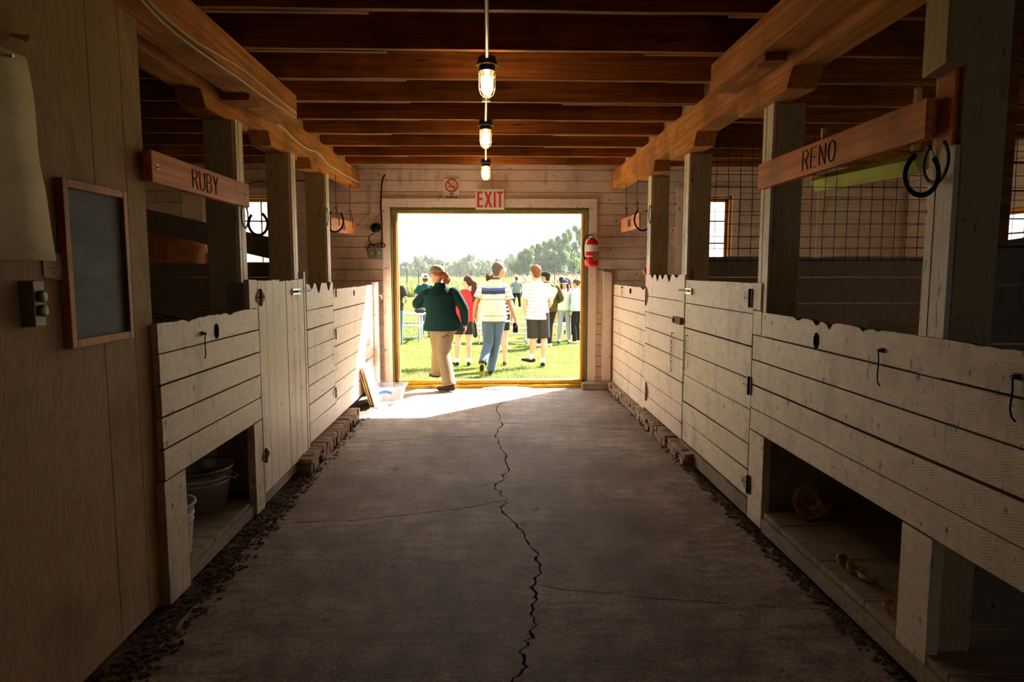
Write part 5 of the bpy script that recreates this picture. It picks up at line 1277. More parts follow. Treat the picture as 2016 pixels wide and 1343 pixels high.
def bleacher(x0, x1, y, label):
    g = gz(y); o = thing('bleacher_bench', label, 'bench', ((x0 + x1) / 2, y, g))
    for k, (dy, z) in enumerate(((0.0, 0.22), (0.0, 0.36), (0.30, 0.50), (0.62, 0.62), (0.95, 0.82))):
        mb = MB(); mb.box(x0, x1, y + dy - 0.10, y + dy + 0.10, g + z, g + z + 0.04); mb.build('seat_plank', 'aluminium', o, bevel=0.005)
    for xx in (x0 + 0.12, (x0 + x1) / 2, x1 - 0.12):
        mb = MB(); mb.tube([(xx, y - 0.12, g + 0.02), (xx, y + 1.1, g + 0.02)], 0.02, 6); mb.tube([(xx, y - 0.05, g), (xx, y - 0.05, g + 0.36)], 0.02, 6); mb.tube([(xx, y + 1.0, g), (xx, y + 1.0, g + 0.82)], 0.02, 6); mb.tube([(xx, y, g + 0.2), (xx, y + 1.0, g + 0.8)], 0.015, 6); mb.build('support_frame', 'aluminium', o)
    mb = MB(); mb.tube([(x0, y - 0.05, g + 0.06), (x1, y - 0.05, g + 0.06)], 0.018, 6); mb.build('cross_bar', 'aluminium', o)
bleacher(P(934, 640, Y=17).x, P(1048, 640, Y=17).x, 16.9, 'low metal bleacher bench behind the walking group, in the middle of the lawn')
# wooden bench box and orange bag
x0, x1 = P(1082, 650, Y=17.6).x, P(1124, 650, Y=17.6).x; g = gz(17.6); wbn = thing('wooden_bench', 'boxy wooden bench behind the woman in the white cap', 'bench', ((x0 + x1) / 2, 17.7, g))
mb = MB(); mb.box(x0 - 0.04, x1 + 0.04, 17.55, 17.95, g + 0.42, g + 0.47); mb.build('seat', 'sign_white', wbn, bevel=0.005)
mb = MB(); xm = (x0 + x1) / 2 + 0.1
mb.box(x0, x1, 17.58, 17.61, g + 0.05, g + 0.16); mb.box(x0, x1, 17.58, 17.61, g + 0.30, g + 0.415)
for a, b in ((x0, x0 + 0.10), (x0 + 0.15, xm), (xm + 0.06, x1)): mb.box(a, b, 17.58, 17.61, g + 0.162, g + 0.298)
mb.build('front_board', 'block', wbn)
for xx in (x0 + 0.02, x1 - 0.06): mb = MB(); mb.box(xx, xx + 0.06, 17.62, 17.9, g, g + 0.41); mb.build('leg', 'block', wbn)
M['orange_cloth'] = mat('orange_cloth', (0.75, 0.16, 0.04), 0.8)
c = P(1093, 622, Y=17.75); mb = MB(); mb.limb([(c.x, 17.75, g + 0.53), (c.x, 17.75, g + 0.66)], [(0.12, 0.07), (0.09, 0.05)], 14, up=(0, 1, 0)); ob = mb.build('tote_bag', 'orange_cloth', smooth=True); tag(ob, 'orange cloth bag standing on the wooden bench', 'bag')
mb = MB(); mb.tube([(c.x - 0.05, 17.75, g + 0.68), (c.x - 0.04, 17.75, g + 0.78), (c.x + 0.04, 17.75, g + 0.78), (c.x + 0.05, 17.75, g + 0.68)], 0.008, 6); mb.build('strap', 'orange_cloth', ob)
c = P(826, 600, Y=17.85); mb = MB(); mb.limb([(c.x - 0.08, 17.85, gz(17.9) + 0.80), (c.x + 0.10, 17.85, gz(17.9) + 0.80)], [(0.06, 0.06), (0.06, 0.06)], 10); ob = mb.build('camera_bag', 'black_plastic', smooth=True); tag(ob, 'small black bag lying on the grey picnic table', 'bag')
mb = MB(); mb.tube([(c.x - 0.06, 17.85, gz(17.9) + 0.85), (c.x, 17.85, gz(17.9) + 0.93), (c.x + 0.08, 17.85, gz(17.9) + 0.85)], 0.008, 6); mb.build('handle', 'black_plastic', ob)

# ---- people
def cloth(name, col, rough=0.95): col = tuple(x * 0.8 for x in col); M[name] = mat(name, col, rough, spec=0.06, build=lambda n, b: n.links.new(mix(n, ramp(n, noi(n, (1, 1, 1), 14, 4, 0.7, False), [(0.4, 0.0), (0.75, 0.35)]), col, tuple(x * 0.65 for x in col)), b.inputs['Base Color'])); return name
def banded(name, base, bands, back=None):
    def f(n, b):
        g = N(n, 'ShaderNodeTexCoord'); s_ = N(n, 'ShaderNodeSeparateXYZ'); n.links.new(g.outputs['Object'], s_.inputs[0])
        d = N(n, 'ShaderNodeMath', operation='DIVIDE'); d.inputs[1].default_value = 2.0; n.links.new(s_.outputs['Z'], d.inputs[0])
        nn = noi(n, (1, 1, 1), 5, 2, 0.5, False); m2 = N(n, 'ShaderNodeMath', operation='MULTIPLY_ADD'); m2.inputs[1].default_value = 0.012; n.links.new(nn, m2.inputs[0]); n.links.new(d.outputs[0], m2.inputs[2])
        def rp_(bs):
            stops = [(0.0, base)]
            for z0, z1, c_ in sorted(bs): stops += [(z0 / 2 + 0.006, c_), (z1 / 2 + 0.006, base)]
            merged = []
            for p_, c_ in stops:
                if merged and abs(merged[-1][0] - p_) < 1e-5: merged[-1] = (p_, c_)
                else: merged.append((p_, c_))
            return ramp(n, m2.outputs[0], merged, True)
        col = rp_(bands)
        if back:      # panel across the back only, sleeves keep the thin lines
            ab = N(n, 'ShaderNodeMath', operation='ABSOLUTE'); sb = N(n, 'ShaderNodeMath', operation='SUBTRACT'); sb.inputs[1].default_value = -0.005; n.links.new(s_.outputs['X'], sb.inputs[0]); n.links.new(sb.outputs[0], ab.inputs[0])
            lt = N(n, 'ShaderNodeMath', operation='LESS_THAN'); lt.inputs[1].default_value = 0.180; n.links.new(ab.outputs[0], lt.inputs[0])
            col = mix(n, lt.outputs[0], col, rp_(back))
        n.links.new(col, b.inputs['Base Color'])
    M[name] = mat(name, base, 0.95, spec=0.06, build=f); return name
M['skin_light'] = mat('skin_light', (0.42, 0.235, 0.165), 0.6); M['skin_tan'] = mat('skin_tan', (0.27, 0.135, 0.08), 0.6)
for k, v in dict(hair_black=(0.018, 0.014, 0.012), hair_grey=(0.05, 0.047, 0.045), hair_auburn=(0.17, 0.05, 0.02), hair_dark=(0.03, 0.013, 0.009), hair_ginger=(0.085, 0.032, 0.013), hair_brown=(0.08, 0.035, 0.02)).items():
    M[k] = mat(k, v, 0.8, spec=0.12, build=(lambda v: lambda n, b: (n.links.new(mix(n, ramp(n, noi(n, (60, 60, 6), 1.5, 4, 0.7, False), [(0.4, 0.0), (0.7, 0.6)]), v, tuple(x * 1.9 for x in v)), b.inputs['Base Color'])))(v))
M['eye_white'] = mat('eye_white', (0.8, 0.8, 0.8), 0.3); M['lip'] = mat('lip', (0.42, 0.14, 0.12), 0.5)
cloth('jacket_green', (0.010, 0.036, 0.034)); cloth('khaki', (0.27, 0.205, 0.125)); cloth('red_top', (0.62, 0.03, 0.035)); cloth('black_cloth', (0.022, 0.020, 0.020)); cloth('denim', (0.075, 0.12, 0.21)); cloth('denim_grey', (0.30, 0.36, 0.40))
cloth('olive', (0.065, 0.055, 0.02)); cloth('white_knit', (0.70, 0.68, 0.64)); cloth('sky_hoodie', (0.50, 0.72, 0.80)); cloth('pink_top', (0.80, 0.16, 0.22)); cloth('grey_tee', (0.22, 0.26, 0.31)); cloth('teal_tee', (0.012, 0.06, 0.065)); cloth('cap_khaki', (0.24, 0.20, 0.13)); cloth('hat_grey', (0.55, 0.57, 0.55)); cloth('navy', (0.03, 0.05, 0.12)); cloth('charcoal', (0.035, 0.033, 0.035)); cloth('dark_brown_shoe', (0.07, 0.05, 0.04)); cloth('sole_yellow', (0.48, 0.40, 0.08)); cloth('white_cloth', (0.75, 0.75, 0.74)); cloth('silver_bag', (0.45, 0.48, 0.50))
LN = (0.10, 0.10, 0.14)
banded('polo_stripes', (0.44, 0.455, 0.48), [(0.95 + .07 * k, 0.956 + .07 * k, LN) for k in range(7)], [(0.94, 0.945, LN), (1.02, 1.025, LN), (1.10, 1.105, LN), (1.19, 1.195, LN), (1.275, 1.325, (0.025, 0.035, 0.09)), (1.325, 1.37, (0.05, 0.08, 0.22)), (1.37, 1.405, (0.27, 0.36, 0.50)), (1.405, 1.50, (0.52, 0.52, 0.27))])
banded('tee_stripes', (0.50, 0.50, 0.51), [(0.86 + 0.062 * k, 0.869 + 0.062 * k, (0.10, 0.10, 0.13)) for k in range(10)])
banded('mono_stripes', (0.04, 0.04, 0.045), [(0.80 + 0.07 * k, 0.83 + 0.07 * k, (0.65, 0.65, 0.65)) for k in range(9)])

V3 = Vector
def human(label, px, y, H, J=None, top=None, bottom=None, shoes='black_cloth', hair=('short', 'hair_black'), cap=None, skin='skin_light', wd=1.0, head_yaw=0, face=0, voxel=0.007, socks=None, group=None, belly=0.0, z0=None, glasses=False, mask=None, extra=None, hand_curl=(0.5, 0.5)):
    k_ = H / 1.75; x = P(px, 600, Y=y).x; z0 = gz(y) if z0 is None else z0
    root = thing('person', label, 'person', (x, y, z0), group)
    j = dict(pel=(0, 0, .95), waist=(0, .0, 1.08), chest=(0, 0, 1.30), neck=(0, -.005, 1.47), head=(0, .015, 1.64),
             hL=(-.09, 0, .92), kL=(-.10, .015, .50), aL=(-.10, -.01, .09), tL=(-.12, .15, .035),
             hR=(.09, 0, .92), kR=(.10, .015, .50), aR=(.10, -.01, .09), tR=(.12, .15, .035),
             sL=(-.185 * wd, 0, 1.415), eL=(-.235 * wd, -.02, 1.13), wL=(-.235 * wd, .05, .88),
             sR=(.185 * wd, 0, 1.415), eR=(.235 * wd, -.02, 1.13), wR=(.235 * wd, .05, .88))
    if J: j.update(J)
    j = {a: V3(b) for a, b in j.items()}
    for q in ('sL', 'sR'): j[q].x = j['neck'].x + (j[q].x - j['neck'].x) * .86; j[q].z -= .012
    j['head'].z -= .022
    lg = .86 if bottom and bottom[1] in ('long', 'slim') else 1.0
    M4 = Matrix.Translation((x, y, z0)) @ Matrix.Rotation(R(face), 4, 'Z') @ Matrix.Scale(k_, 4)
    Hm = Matrix.Translation(j['head']) @ Matrix.Rotation(R(head_yaw), 4, 'Z')
    def fin(mb, name, m, par=root, rem=voxel, smooth=True): mb.xf(M4); return mb.build(name, m, par, smooth=smooth, remesh=rem)
    def torso(mb, g, z_lo, hem_w=0.0, upto='neck'):
        zs = []
        lo = j['pel'] + V3((0, 0, z_lo - .95))
        j['neck'] - V3((0, 0, .0)); pts = [lo, j['pel'] + V3((0, 0, max(.03, z_lo - .95 + .05))), j['waist'] + V3((0, 0, .02)), j['chest'] - V3((0, 0, .05)), j['chest'] + V3((0, 0, .06)), j['neck'] - V3((0, 0, .035)), j['neck'] + V3((0, 0, .015))]
        rs = [(.165 * wd + g + hem_w, .115 + g + hem_w * .5 + belly * .5), (.165 * wd + g + hem_w * .7, .118 + g + belly), (.148 * wd + g + hem_w * .3, .108 + g + belly), (.165 * wd + g, .118 + g + belly * .3), (.168 * wd + g, .108 + g), (.098 * wd + g * .8, .075 + g * .8), (.062 + g * .6, .058 + g * .6)]
        mb.tube(pts, rs, 20, up=(0, 1, 0))
    # body: one continuous surface
    mb = MB(); torso(mb, 0.0, .88)
    mb.limb([j['neck'] - V3((0, 0, .05)), j['neck'] + (j['head'] - j['neck']) * .6], [.062, .056], 12)
    hd = MB(); hd.ball((0, -.008, .025), (.077, .097, .105), 18, 14); hd.ball((0, .022, -.045), (.056, .068, .068), 14, 10); hd.ball((0, .062, -.088), (.026, .022, .020), 8, 6)
    hd.limb([(0, .092, .022), (0, .112, -.018)], [.010, .0145], 8); hd.ball((0, .080, .048), (.048, .018, .012), 10, 6); hd.ball((-.038, .062, -.02), (.022, .022, .02), 8, 6); hd.ball((.038, .062, -.02), (.022, .022, .02), 8, 6)
    hd.limb([(-.018, .085, -.052), (.018, .085, -.052)], [.009, .009], 8)
    for s_ in (-1, 1): hd.limb([(s_ * .080, -.008, .022), (s_ * .078, -.002, -.012)], [(.008, .018), (.006, .011)], 8)
    hd.xf(Hm); mb.v, f0 = mb.v + hd.v, len(mb.v); mb.f += [tuple(i + f0 for i in q) for q in hd.f]
    for s_, S_ in ((-1, 'L'), (1, 'R')):
        sh_, el, wr_ = j['s' + S_], j['e' + S_], j['w' + S_]
        mb.limb([sh_.lerp(j['chest'] + V3((0, 0, .06)), .35), sh_, sh_.lerp(el, .35), el, el.lerp(wr_, .3), el.lerp(wr_, .8), wr_], [.05, .050, .046, .039, .041, .029, .026], 12)
        d = (wr_ - el).normalized(); curl = hand_curl[0 if s_ < 0 else 1]
        d = (d + V3((0, .15, -.25))).normalized(); fwd = V3((0, 1, 0)); fwd = (fwd - d * fwd.dot(d)).normalized(); nrm = d.cross(fwd).normalized() * s_   # palm towards body
        if nrm.dot(V3((-s_, 0, 0))) < 0: nrm = -nrm
        pe = wr_ + d * .085
        mb.limb([wr_ + d * .005, wr_ + d * .03, wr_ + d * .06, pe], [(.026, .018), (.036, .017), (.042, .015), (.040, .012)], 10, up=nrm)
        for q, (o_, L) in enumerate(((.031, .068), (.010, .078), (-.011, .072), (-.031, .056))):
            b0_ = pe + fwd * o_ - d * .006; a1 = curl * .5; a2 = curl * 1.2; a3 = curl * 1.8
            p1 = b0_ + (d * cos(a1) + nrm * sin(a1)) * L * .45; p2 = p1 + (d * cos(a2) + nrm * sin(a2)) * L * .32; p3 = p2 + (d * cos(a3) + nrm * sin(a3)) * L * .23
            mb.limb([b0_, p1, p2, p3], [.0095, .009, .0085, .0075], 7)
        b0_ = wr_ + d * .028 + fwd * .026; p1 = b0_ + (fwd * .7 + d * .6 + nrm * .4).normalized() * .038; p2 = p1 + (fwd * .25 + d * .9 + nrm * .4).normalized() * .032
        mb.limb([b0_, p1, p2], [.013, .0105, .009], 8)
        h_, kn, an, to = j['h' + S_], j['k' + S_], j['a' + S_], j['t' + S_]
        dn = (an - kn).normalized(); side = (to - an); side = (side - dn * side.dot(dn)).normalized()
        mb.limb([h_ + V3((0, 0, .02)), h_.lerp(kn, .3), h_.lerp(kn, .75), kn, kn.lerp(an, .28) - side * .014, kn.lerp(an, .62) - side * .006, an], [.092 * lg, .088 * lg, .066 * lg, .056 * lg, .060 * lg, .044 * lg, .036], 14)
        mb.limb([an, an.lerp(to, .5) + V3((0, 0, .0)), to], [.036, .032, .024], 10)
    fin(mb, 'body', skin)
    # face details
    for s_ in (-1, 1):
        e = MB(); e.ball((s_ * .031, .079, .022), (.011, .009, .007), 8, 6); e.xf(Hm); eo = fin(e, 'eye', 'eye_white', rem=0)
        e = MB(); e.ball((s_ * .031, .0875, .022), (.005, .002, .005), 6, 4); e.xf(Hm); fin(e, 'iris', 'hair_black', eo, rem=0)
    e = MB(); e.limb([(-.02, .093, -.052), (0, .096, -.052), (.02, .093, -.052)], [.004, .0055, .004], 6); e.xf(Hm); fin(e, 'mouth', 'lip', rem=0)
    if glasses:
        e = MB()
        for s_ in (-1, 1): e.tube([(s_ * .031 + .021 * cos(t * pi / 6), .098, .022 + .017 * sin(t * pi / 6)) for t in range(12)], .002, 5, closed=True); e.tube([(s_ * .052, .098, .026), (s_ * .084, .0, .03)], .002, 5)
        e.tube([(-.01, .10, .024), (.01, .10, .024)], .002, 5); e.xf(Hm); fin(e, 'glasses', 'steel', rem=0)
    if mask:
        e = MB(); e.ball((0, .062, -.045), (.058, .058, .050), 14, 10); e.tube([(-.05, .06, -.03), (-.082, .0, .0)], .002, 5); e.tube([(.05, .06, -.03), (.082, .0, .0)], .002, 5); e.xf(Hm); fin(e, 'face_mask', mask, rem=0)
    # hair
    kind, hm = hair; e = MB()
    if kind == 'short':
        e.ball((0, -.020, .048), (.087, .100, .098), 18, 12); e.ball((0, -.052, -.012), (.072, .058, .078), 14, 10); e.ball((0, .035, .092), (.062, .055, .038), 12, 8)
    elif kind == 'long':
        e.ball((0, -.018, .045), (.088, .102, .100), 18, 12); e.limb([(0, -.05, .02), (0, -.075, -.10), (0, -.095, -.24)], [(.085, .05), (.095, .045), (.075, .03)], 16, up=(0, 1, 0))
        for s_ in (-1, 1): e.limb([(s_ * .072, .01, .05), (s_ * .088, .015, -.06), (s_ * .095, .035, -.19)], [.028, .030, .022], 8)
    elif kind == 'bun': e.ball((0, -.018, .045), (.085, .100, .098), 18, 12); e.ball((0, -.115, .06), .045, 12, 8); e.ball((0, -.05, .0), (.07, .055, .06), 12, 8)
    elif kind in ('pony', 'pony_long'):
        e.ball((0, -.018, .045), (.084, .100, .097), 18, 12); e.ball((0, -.05, .0), (.07, .058, .065), 12, 8)
        L = .40 if kind == 'pony_long' else .17; rr_ = [.03, .055, .062, .05, .02] if kind == 'pony_long' else [.03, .06, .065, .055, .03]
        e.limb([(0, -.10, .04), (.01, -.155, .0), (.015, -.165, -L * .4), (.0, -.14, -L * .75), (.01, -.13, -L)], rr_, 12)
        for q in range(14):
            t = q / 14; a_ = q * 2.4; e.ball((.045 * cos(a_), -.15 + .03 * sin(a_), .0 - L * t), .026, 7, 5)
    elif kind == 'side_pony':
        e.ball((0, -.018, .045), (.084, .100, .097), 18, 12); e.ball((.02, -.05, .0), (.07, .058, .065), 12, 8); e.ball((.05, -.13, -.01), (.055, .05, .06), 12, 8, jit=.3); e.ball((.07, -.14, -.07), (.05, .045, .055), 12, 8, jit=.3)
        for q in range(12): a_ = q * 2.1; e.ball((.06 + .05 * cos(a_), -.14 + .03 * sin(a_), -.04 - .05 * sin(q)), .022, 7, 5)
    e.xf(Hm); fin(e, 'hair', hm, rem=voxel)
    if cap:
        style, cm, bm = cap; e = MB()
        if style == 'cap':
            e.lathe([(.097, .055), (.099, .075), (.094, .105), (.075, .135), (.04, .152), (.003, .156)], (0, -.008, -.01), 24); cp = None
            for v in e.v: v.y *= 1.12
            e.xf(Hm); cp = fin(e, 'cap', cm, rem=0)
            b_ = MB(); pts = [V3((.085 * sin(t * pi / 16), .07 + .10 * cos(t * pi / 16) ** 0.8 if abs(t) < 8 else .07, .058 - .028 * abs(sin(t * pi / 16)) - .022 * cos(t * pi / 16))) for t in range(-8, 9)]
            b_.prism(pts, (0, 0, .005)); b_.xf(Hm); fin(b_, 'brim', bm, cp, rem=0, smooth=False)
        else:
            e.lathe([(.150, .030), (.152, .034), (.100, .060), (.098, .10), (.085, .145), (.05, .155), (.003, .157)], (0, -.005, -.01), 24); e.xf(Hm); fin(e, 'hat', cm, rem=0)
    # clothes
    if top:
        tm, hem, sl, g, hw = top; mb = MB(); torso(mb, g, hem, hw)
        for s_, S_ in ((-1, 'L'), (1, 'R')):
            sh_, el, wr_ = j['s' + S_], j['e' + S_], j['w' + S_]; base = [sh_.lerp(j['chest'] + V3((0, 0, .10)), .30) - V3((0, 0, .02)), sh_.lerp(el, .04)]
            if sl == 'long': mb.limb(base, [.050 + g * .5, .052 + g * .5], 14); mb.tube([sh_, sh_.lerp(el, .12), sh_.lerp(el, .5), el.lerp(sh_, .08), el.lerp(wr_, .08), el.lerp(wr_, .5), el.lerp(wr_, .95)], [.050 + g * .6, .057 + g * .8, .054 + g, .048 + g, .048 + g, .043 + g, .034 + g * .7], 14)
            elif sl == 'short': mb.limb(base, [.050 + g * .5, .052 + g * .5], 14); mb.tube([sh_, sh_.lerp(el, .12), sh_.lerp(el, .45), sh_.lerp(el, .70)], [.048 + g * .6, .056 + g * .8, .056 + g, .060 + g], 14)
            else: mb.limb(base, [.06 + g, .058 + g], 10)
        fin(mb, 'shirt' if sl != 'long' else 'jacket', tm)
        if sl == 'long' and tm in ('jacket_green', 'olive'):
            e = MB(); e.tube([j['neck'] + V3((0, 0, -.03)), j['neck'] + V3((0, 0.0, .045))], [(.088, .080), (.072, .070)], 18, up=(0, 1, 0)); fin(e, 'collar', tm, rem=0)
        if sl == 'short' and tm == 'polo_stripes':
            e = MB(); e.tube([j['neck'] + V3((0, 0, -.015)), j['neck'] + V3((0, 0.005, .03))], [(.078, .070), (.070, .066)], 16, up=(0, 1, 0)); fin(e, 'collar', 'navy', rem=0)
    if bottom:
        bm_, ln, g = bottom; mb = MB(); wz = j['pel']
        mb.tube([wz + V3((0, 0, .07)), wz, wz - V3((0, 0, .07)), wz - V3((0, 0, .12))], [(.150 * wd, .108 + belly * .4), (.160 * wd + g * .4, .114 + g * .4 + belly * .5), (.170 * wd + g, .120 + g), (.13 * wd + g, .09 + g)], 20, up=(0, 1, 0))
        for S_ in 'LR':
            h_, kn, an = j['h' + S_], j['k' + S_], j['a' + S_]
            if ln == 'long': mb.tube([h_ + V3((0, 0, .03)), h_.lerp(kn, .4), kn, kn.lerp(an, .4), kn.lerp(an, .75), an + (an - kn).normalized() * .02], [.098 + g, .090 + g, .066 + g, .064 + g, .058 + g, .060 + g], 14)
            elif ln == 'slim': mb.tube([h_ + V3((0, 0, .03)), h_.lerp(kn, .4), kn, kn.lerp(an, .35), kn.lerp(an, .75), an], [.096 + g, .086 + g, .060 + g, .060 + g, .046 + g, .044 + g], 14)
            else: mb.tube([h_ + V3((0, 0, .03)), h_.lerp(kn, .4), h_.lerp(kn, ln)], [.100 + g, .096 + g, .092 + g], 14)
        fin(mb, 'trousers' if ln in ('long', 'slim') else 'shorts', bm_)
    for S_ in 'LR':
        an, to = j['a' + S_], j['t' + S_]; kn = j['k' + S_]; d = (to - an); fl_ = V3((d.x, d.y, d.z * .35 if abs(d.z) < .1 else d.z)).normalized(); up_ = (kn - an).normalized()
        hl = an - fl_ * .045 - up_ * .045; mb = MB()
        mb.limb([hl, an - up_ * .045 + fl_ * .03, an.lerp(to, .55) - up_ * .02, to], [(.038, .040), (.040, .040), (.046, .034), (.038, .024)], 12, up=up_)
        so_ = fin(mb, 'shoe', shoes)
        if shoes in ('charcoal', 'dark_brown_shoe') :
            m2 = MB(); s2 = hl - up_ * .035; m2.limb([s2, s2.lerp(to - up_ * .024, .5), to - up_ * .022], [(.036, .008), (.044, .008), (.036, .008)], 10, up=up_); fin(m2, 'sole', 'sole_yellow' if shoes == 'charcoal' else 'charcoal', so_, rem=0)
        if socks: mb = MB(); mb.tube([an - up_ * .03, an + up_ * .07], [.045, .043], 12); fin(mb, 'sock', socks, rem=0)
    if extra: extra(j, fin, root, Hm)
    return root

def ex_green(j, fin, root, Hm):
    w_ = j['wR']; e = j['eR']; mb = MB(); d = (w_ - e).normalized(); mb.tube([w_ - d * .01, w_ + d * .02], [.033, .033], 12); mb.ball(w_ + V3((.034, .0, .0)), (.008, .02, .02), 10, 6); fin(mb, 'wristwatch', 'black_plastic', rem=0)
    mb = MB(); p = j['hR'].lerp(j['kR'], .45); mb.tube([p + V3((-.03, -.115, .02)), p + V3((.05, -.115, .06))], .005, 5); fin(mb, 'pocket_zip', 'black_cloth', rem=0)
human('person in dark green jacket, khaki cap and trousers stepping over the yellow threshold', 868, 9.34, 1.72,
      dict(pel=(0.015, 0, .90), waist=(0.0, -.01, 1.04), chest=(-.01, 0, 1.24), neck=(-.01, .01, 1.43), head=(-.055, .04, 1.60), sL=(-.20, .02, 1.36), eL=(-.36, .06, 1.17), wL=(-.24, .26, 1.20), sR=(.205, 0, 1.38), eR=(.32, -.02, 1.12), wR=(.335, .03, .90),
           hL=(-.05, .03, .88), kL=(-.06, .28, .50), aL=(-.10, .42, .16), tL=(-.20, .50, .12), hR=(.07, 0, .88), kR=(.035, -.10, .49), aR=(.125, -.29, .09), tR=(-.03, -.25, .035)),
      top=('jacket_green', .86, 'long', .020, .05), bottom=('khaki', 'long', .032), shoes='dark_brown_shoe', hair=('side_pony', 'hair_auburn'), cap=('cap', 'cap_khaki', 'cap_khaki'), wd=1.2, head_yaw=42, voxel=.006, belly=.02, z0=0.0, extra=ex_green)
def ex_polo(j, fin, root, Hm):
    w_ = j['wL'] + V3((0, .01, -.10)); mb = MB(); mb.limb([w_ + V3((.0, .01, .0)), w_ + V3((.015, .03, -.19))], [.036, .036], 14); b_ = fin(mb, 'bottle', 'black_plastic', rem=0); mb = MB(); mb.tube([w_ + V3((0, .0, .02)), w_ + V3((0, .0, .055))], .02, 10); fin(mb, 'bottle_cap', 'iron', b_, rem=0)
    w_ = j['wR'] + V3((0, .02, -.13)); mb = MB(); mb.obox(w_, (.036, .01, 0), (-.002, .005, 0), (0, 0, .075)); fin(mb, 'phone', 'black', rem=0, smooth=False)
human('man in cream polo with blue chest stripes and jeans, holding bottle and phone', 972, 10.6, 1.78,
      dict(pel=(-.01, 0, .93), chest=(0.0, 0, 1.28), neck=(.03, 0, 1.46), head=(.085, .03, 1.625), sL=(-.185, 0, 1.40), eL=(-.265, -.03, 1.11), wL=(-.30, .02, .90), sR=(.19, 0, 1.39), eR=(.25, -.03, 1.08), wR=(.335, .05, .86),
           hL=(-.08, 0, .90), kL=(-.09, -.02, .48), aL=(-.165, -.30, .24), tL=(-.19, -.22, .05), hR=(.08, 0, .90), kR=(.03, .06, .47), aR=(-.045, -.01, .09), tR=(-.03, .15, .035)),
      top=('polo_stripes', .86, 'short', .020, .01), bottom=('denim', 'long', .008), shoes='charcoal', hair=('short', 'hair_grey'), skin='skin_tan', wd=1.08, head_yaw=-62, voxel=.006, glasses=True, belly=.03, extra=ex_polo, hand_curl=(1.0, .9))
human('young man with ginger hair in white striped tee and dark shorts', 1058, 11.9, 1.80,
      dict(head=(-.035, .02, 1.635), neck=(-.01, 0, 1.47), eL=(-.215, -.01, 1.09), wL=(-.18, .03, .84), eR=(.235, .02, 1.11), wR=(.17, .22, .98), hL=(-.08, 0, .92), kL=(-.07, .02, .48), aL=(-.10, .02, .17), tL=(-.25, .07, .13), kR=(.12, .01, .48), aR=(.10, -.01, .10), tR=(.10, .15, .04)),
      top=('tee_stripes', .83, 'short', .018, .012), bottom=('charcoal', .93, .012), shoes='black_cloth', socks='white_cloth', hair=('short', 'hair_ginger'), head_yaw=28, voxel=.007, glasses=True, wd=1.05)
human('woman in red top and black shorts with long dark wavy ponytail', 913, 12.2, 1.64,
      dict(head=(.075, .03, 1.62), neck=(.05, 0, 1.46), chest=(.045, 0, 1.29), waist=(.03, 0, 1.08), sL=(-.12, .02, 1.39), eL=(-.17, .12, 1.14), wL=(-.08, .3, 1.05), sR=(.22, 0, 1.40), eR=(.26, .0, 1.12), wR=(.25, .06, .88), kL=(-.12, 0, .50), aL=(-.14, 0, .09), tL=(-.2, .14, .035), kR=(.09, 0, .50), aR=(.09, 0, .09), tR=(.10, .16, .035)),
      top=('red_top', .86, 'none', .024, .03), bottom=('black_cloth', .72, .015), shoes='black_cloth', socks='white_cloth', hair=('pony_long', 'hair_dark'), head_yaw=50, voxel=.008, wd=1.10, belly=.01)
human('woman with dark bun mostly hidden behind the man in the polo', 983, 12.2, 1.70,
      dict(head=(-.16, .02, 1.62), neck=(-.10, 0, 1.46), chest=(-.03, 0, 1.29)), top=('mono_stripes', .80, 'short', .018, .02), bottom=('black_cloth', .6, .01), shoes='charcoal', hair=('bun', 'hair_dark'), voxel=.009, head_yaw=-20)
def ex_bag(j, fin, root, Hm):
    c_ = j['chest'] + V3((.06, -.17, -.06)); mb = MB(); mb.limb([c_ + V3((-.06, 0, -.10)), c_ + V3((.04, .0, .10))], [(.10, .055), (.085, .05)], 14, up=(0, 1, 0)); b_ = fin(mb, 'sling_bag', 'silver_bag', rem=0)
    mb = MB(); mb.tube([c_ + V3((.04, -.02, .12)), j['sL'] + V3((.05, -.07, .05)), j['sL'] + V3((.06, .04, .07))], (.022), 6); fin(mb, 'bag_strap', 'charcoal', b_, rem=0)
    mb = MB(); mb.box(c_.x - .02, c_.x + .02, c_.y - .075, c_.y - .05, c_.z - .05, c_.z - .01); fin(mb, 'bag_label', 'white_cloth', b_, rem=0, smooth=False)
human('man in black cap and olive jacket with a grey sling bag', 1081, 15.9, 1.77,
      dict(head=(-.085, .02, 1.63), neck=(-.04, 0, 1.47), eR=(.29, -.03, 1.13), wR=(.14, .20, 1.02), hL=(-.10, 0, .92), kL=(-.16, 0, .50), aL=(-.23, 0, .09), tL=(-.3, .1, .035), kR=(.02, 0, .5), aR=(.01, 0, .09), tR=(-.08, .1, .035)),
      top=('olive', .82, 'long', .022, .01), bottom=('black_cloth', 'slim', .01), shoes='white_cloth', hair=('short', 'hair_black'), cap=('cap', 'black_cloth', 'black_cloth'), head_yaw=65, voxel=.009, wd=1.08, extra=ex_bag, glasses=True)
human('woman in navy and white cap, white cardigan and grey jeans, facing the barn', 1111, 17.1, 1.62,
      dict(wL=(-.22, .06, .90), aL=(-.15, 0, .09), aR=(.14, 0, .09), kL=(-.11, 0, .5), kR=(.11, 0, .5), head=(0, .03, 1.62)), top=('white_knit', .90, 'long', .014, .02), bottom=('denim_grey', 'slim', .006), shoes='navy', hair=('long', 'hair_black'), cap=('cap', 'navy', 'white_cloth'), face=174, voxel=.010, wd=.95)
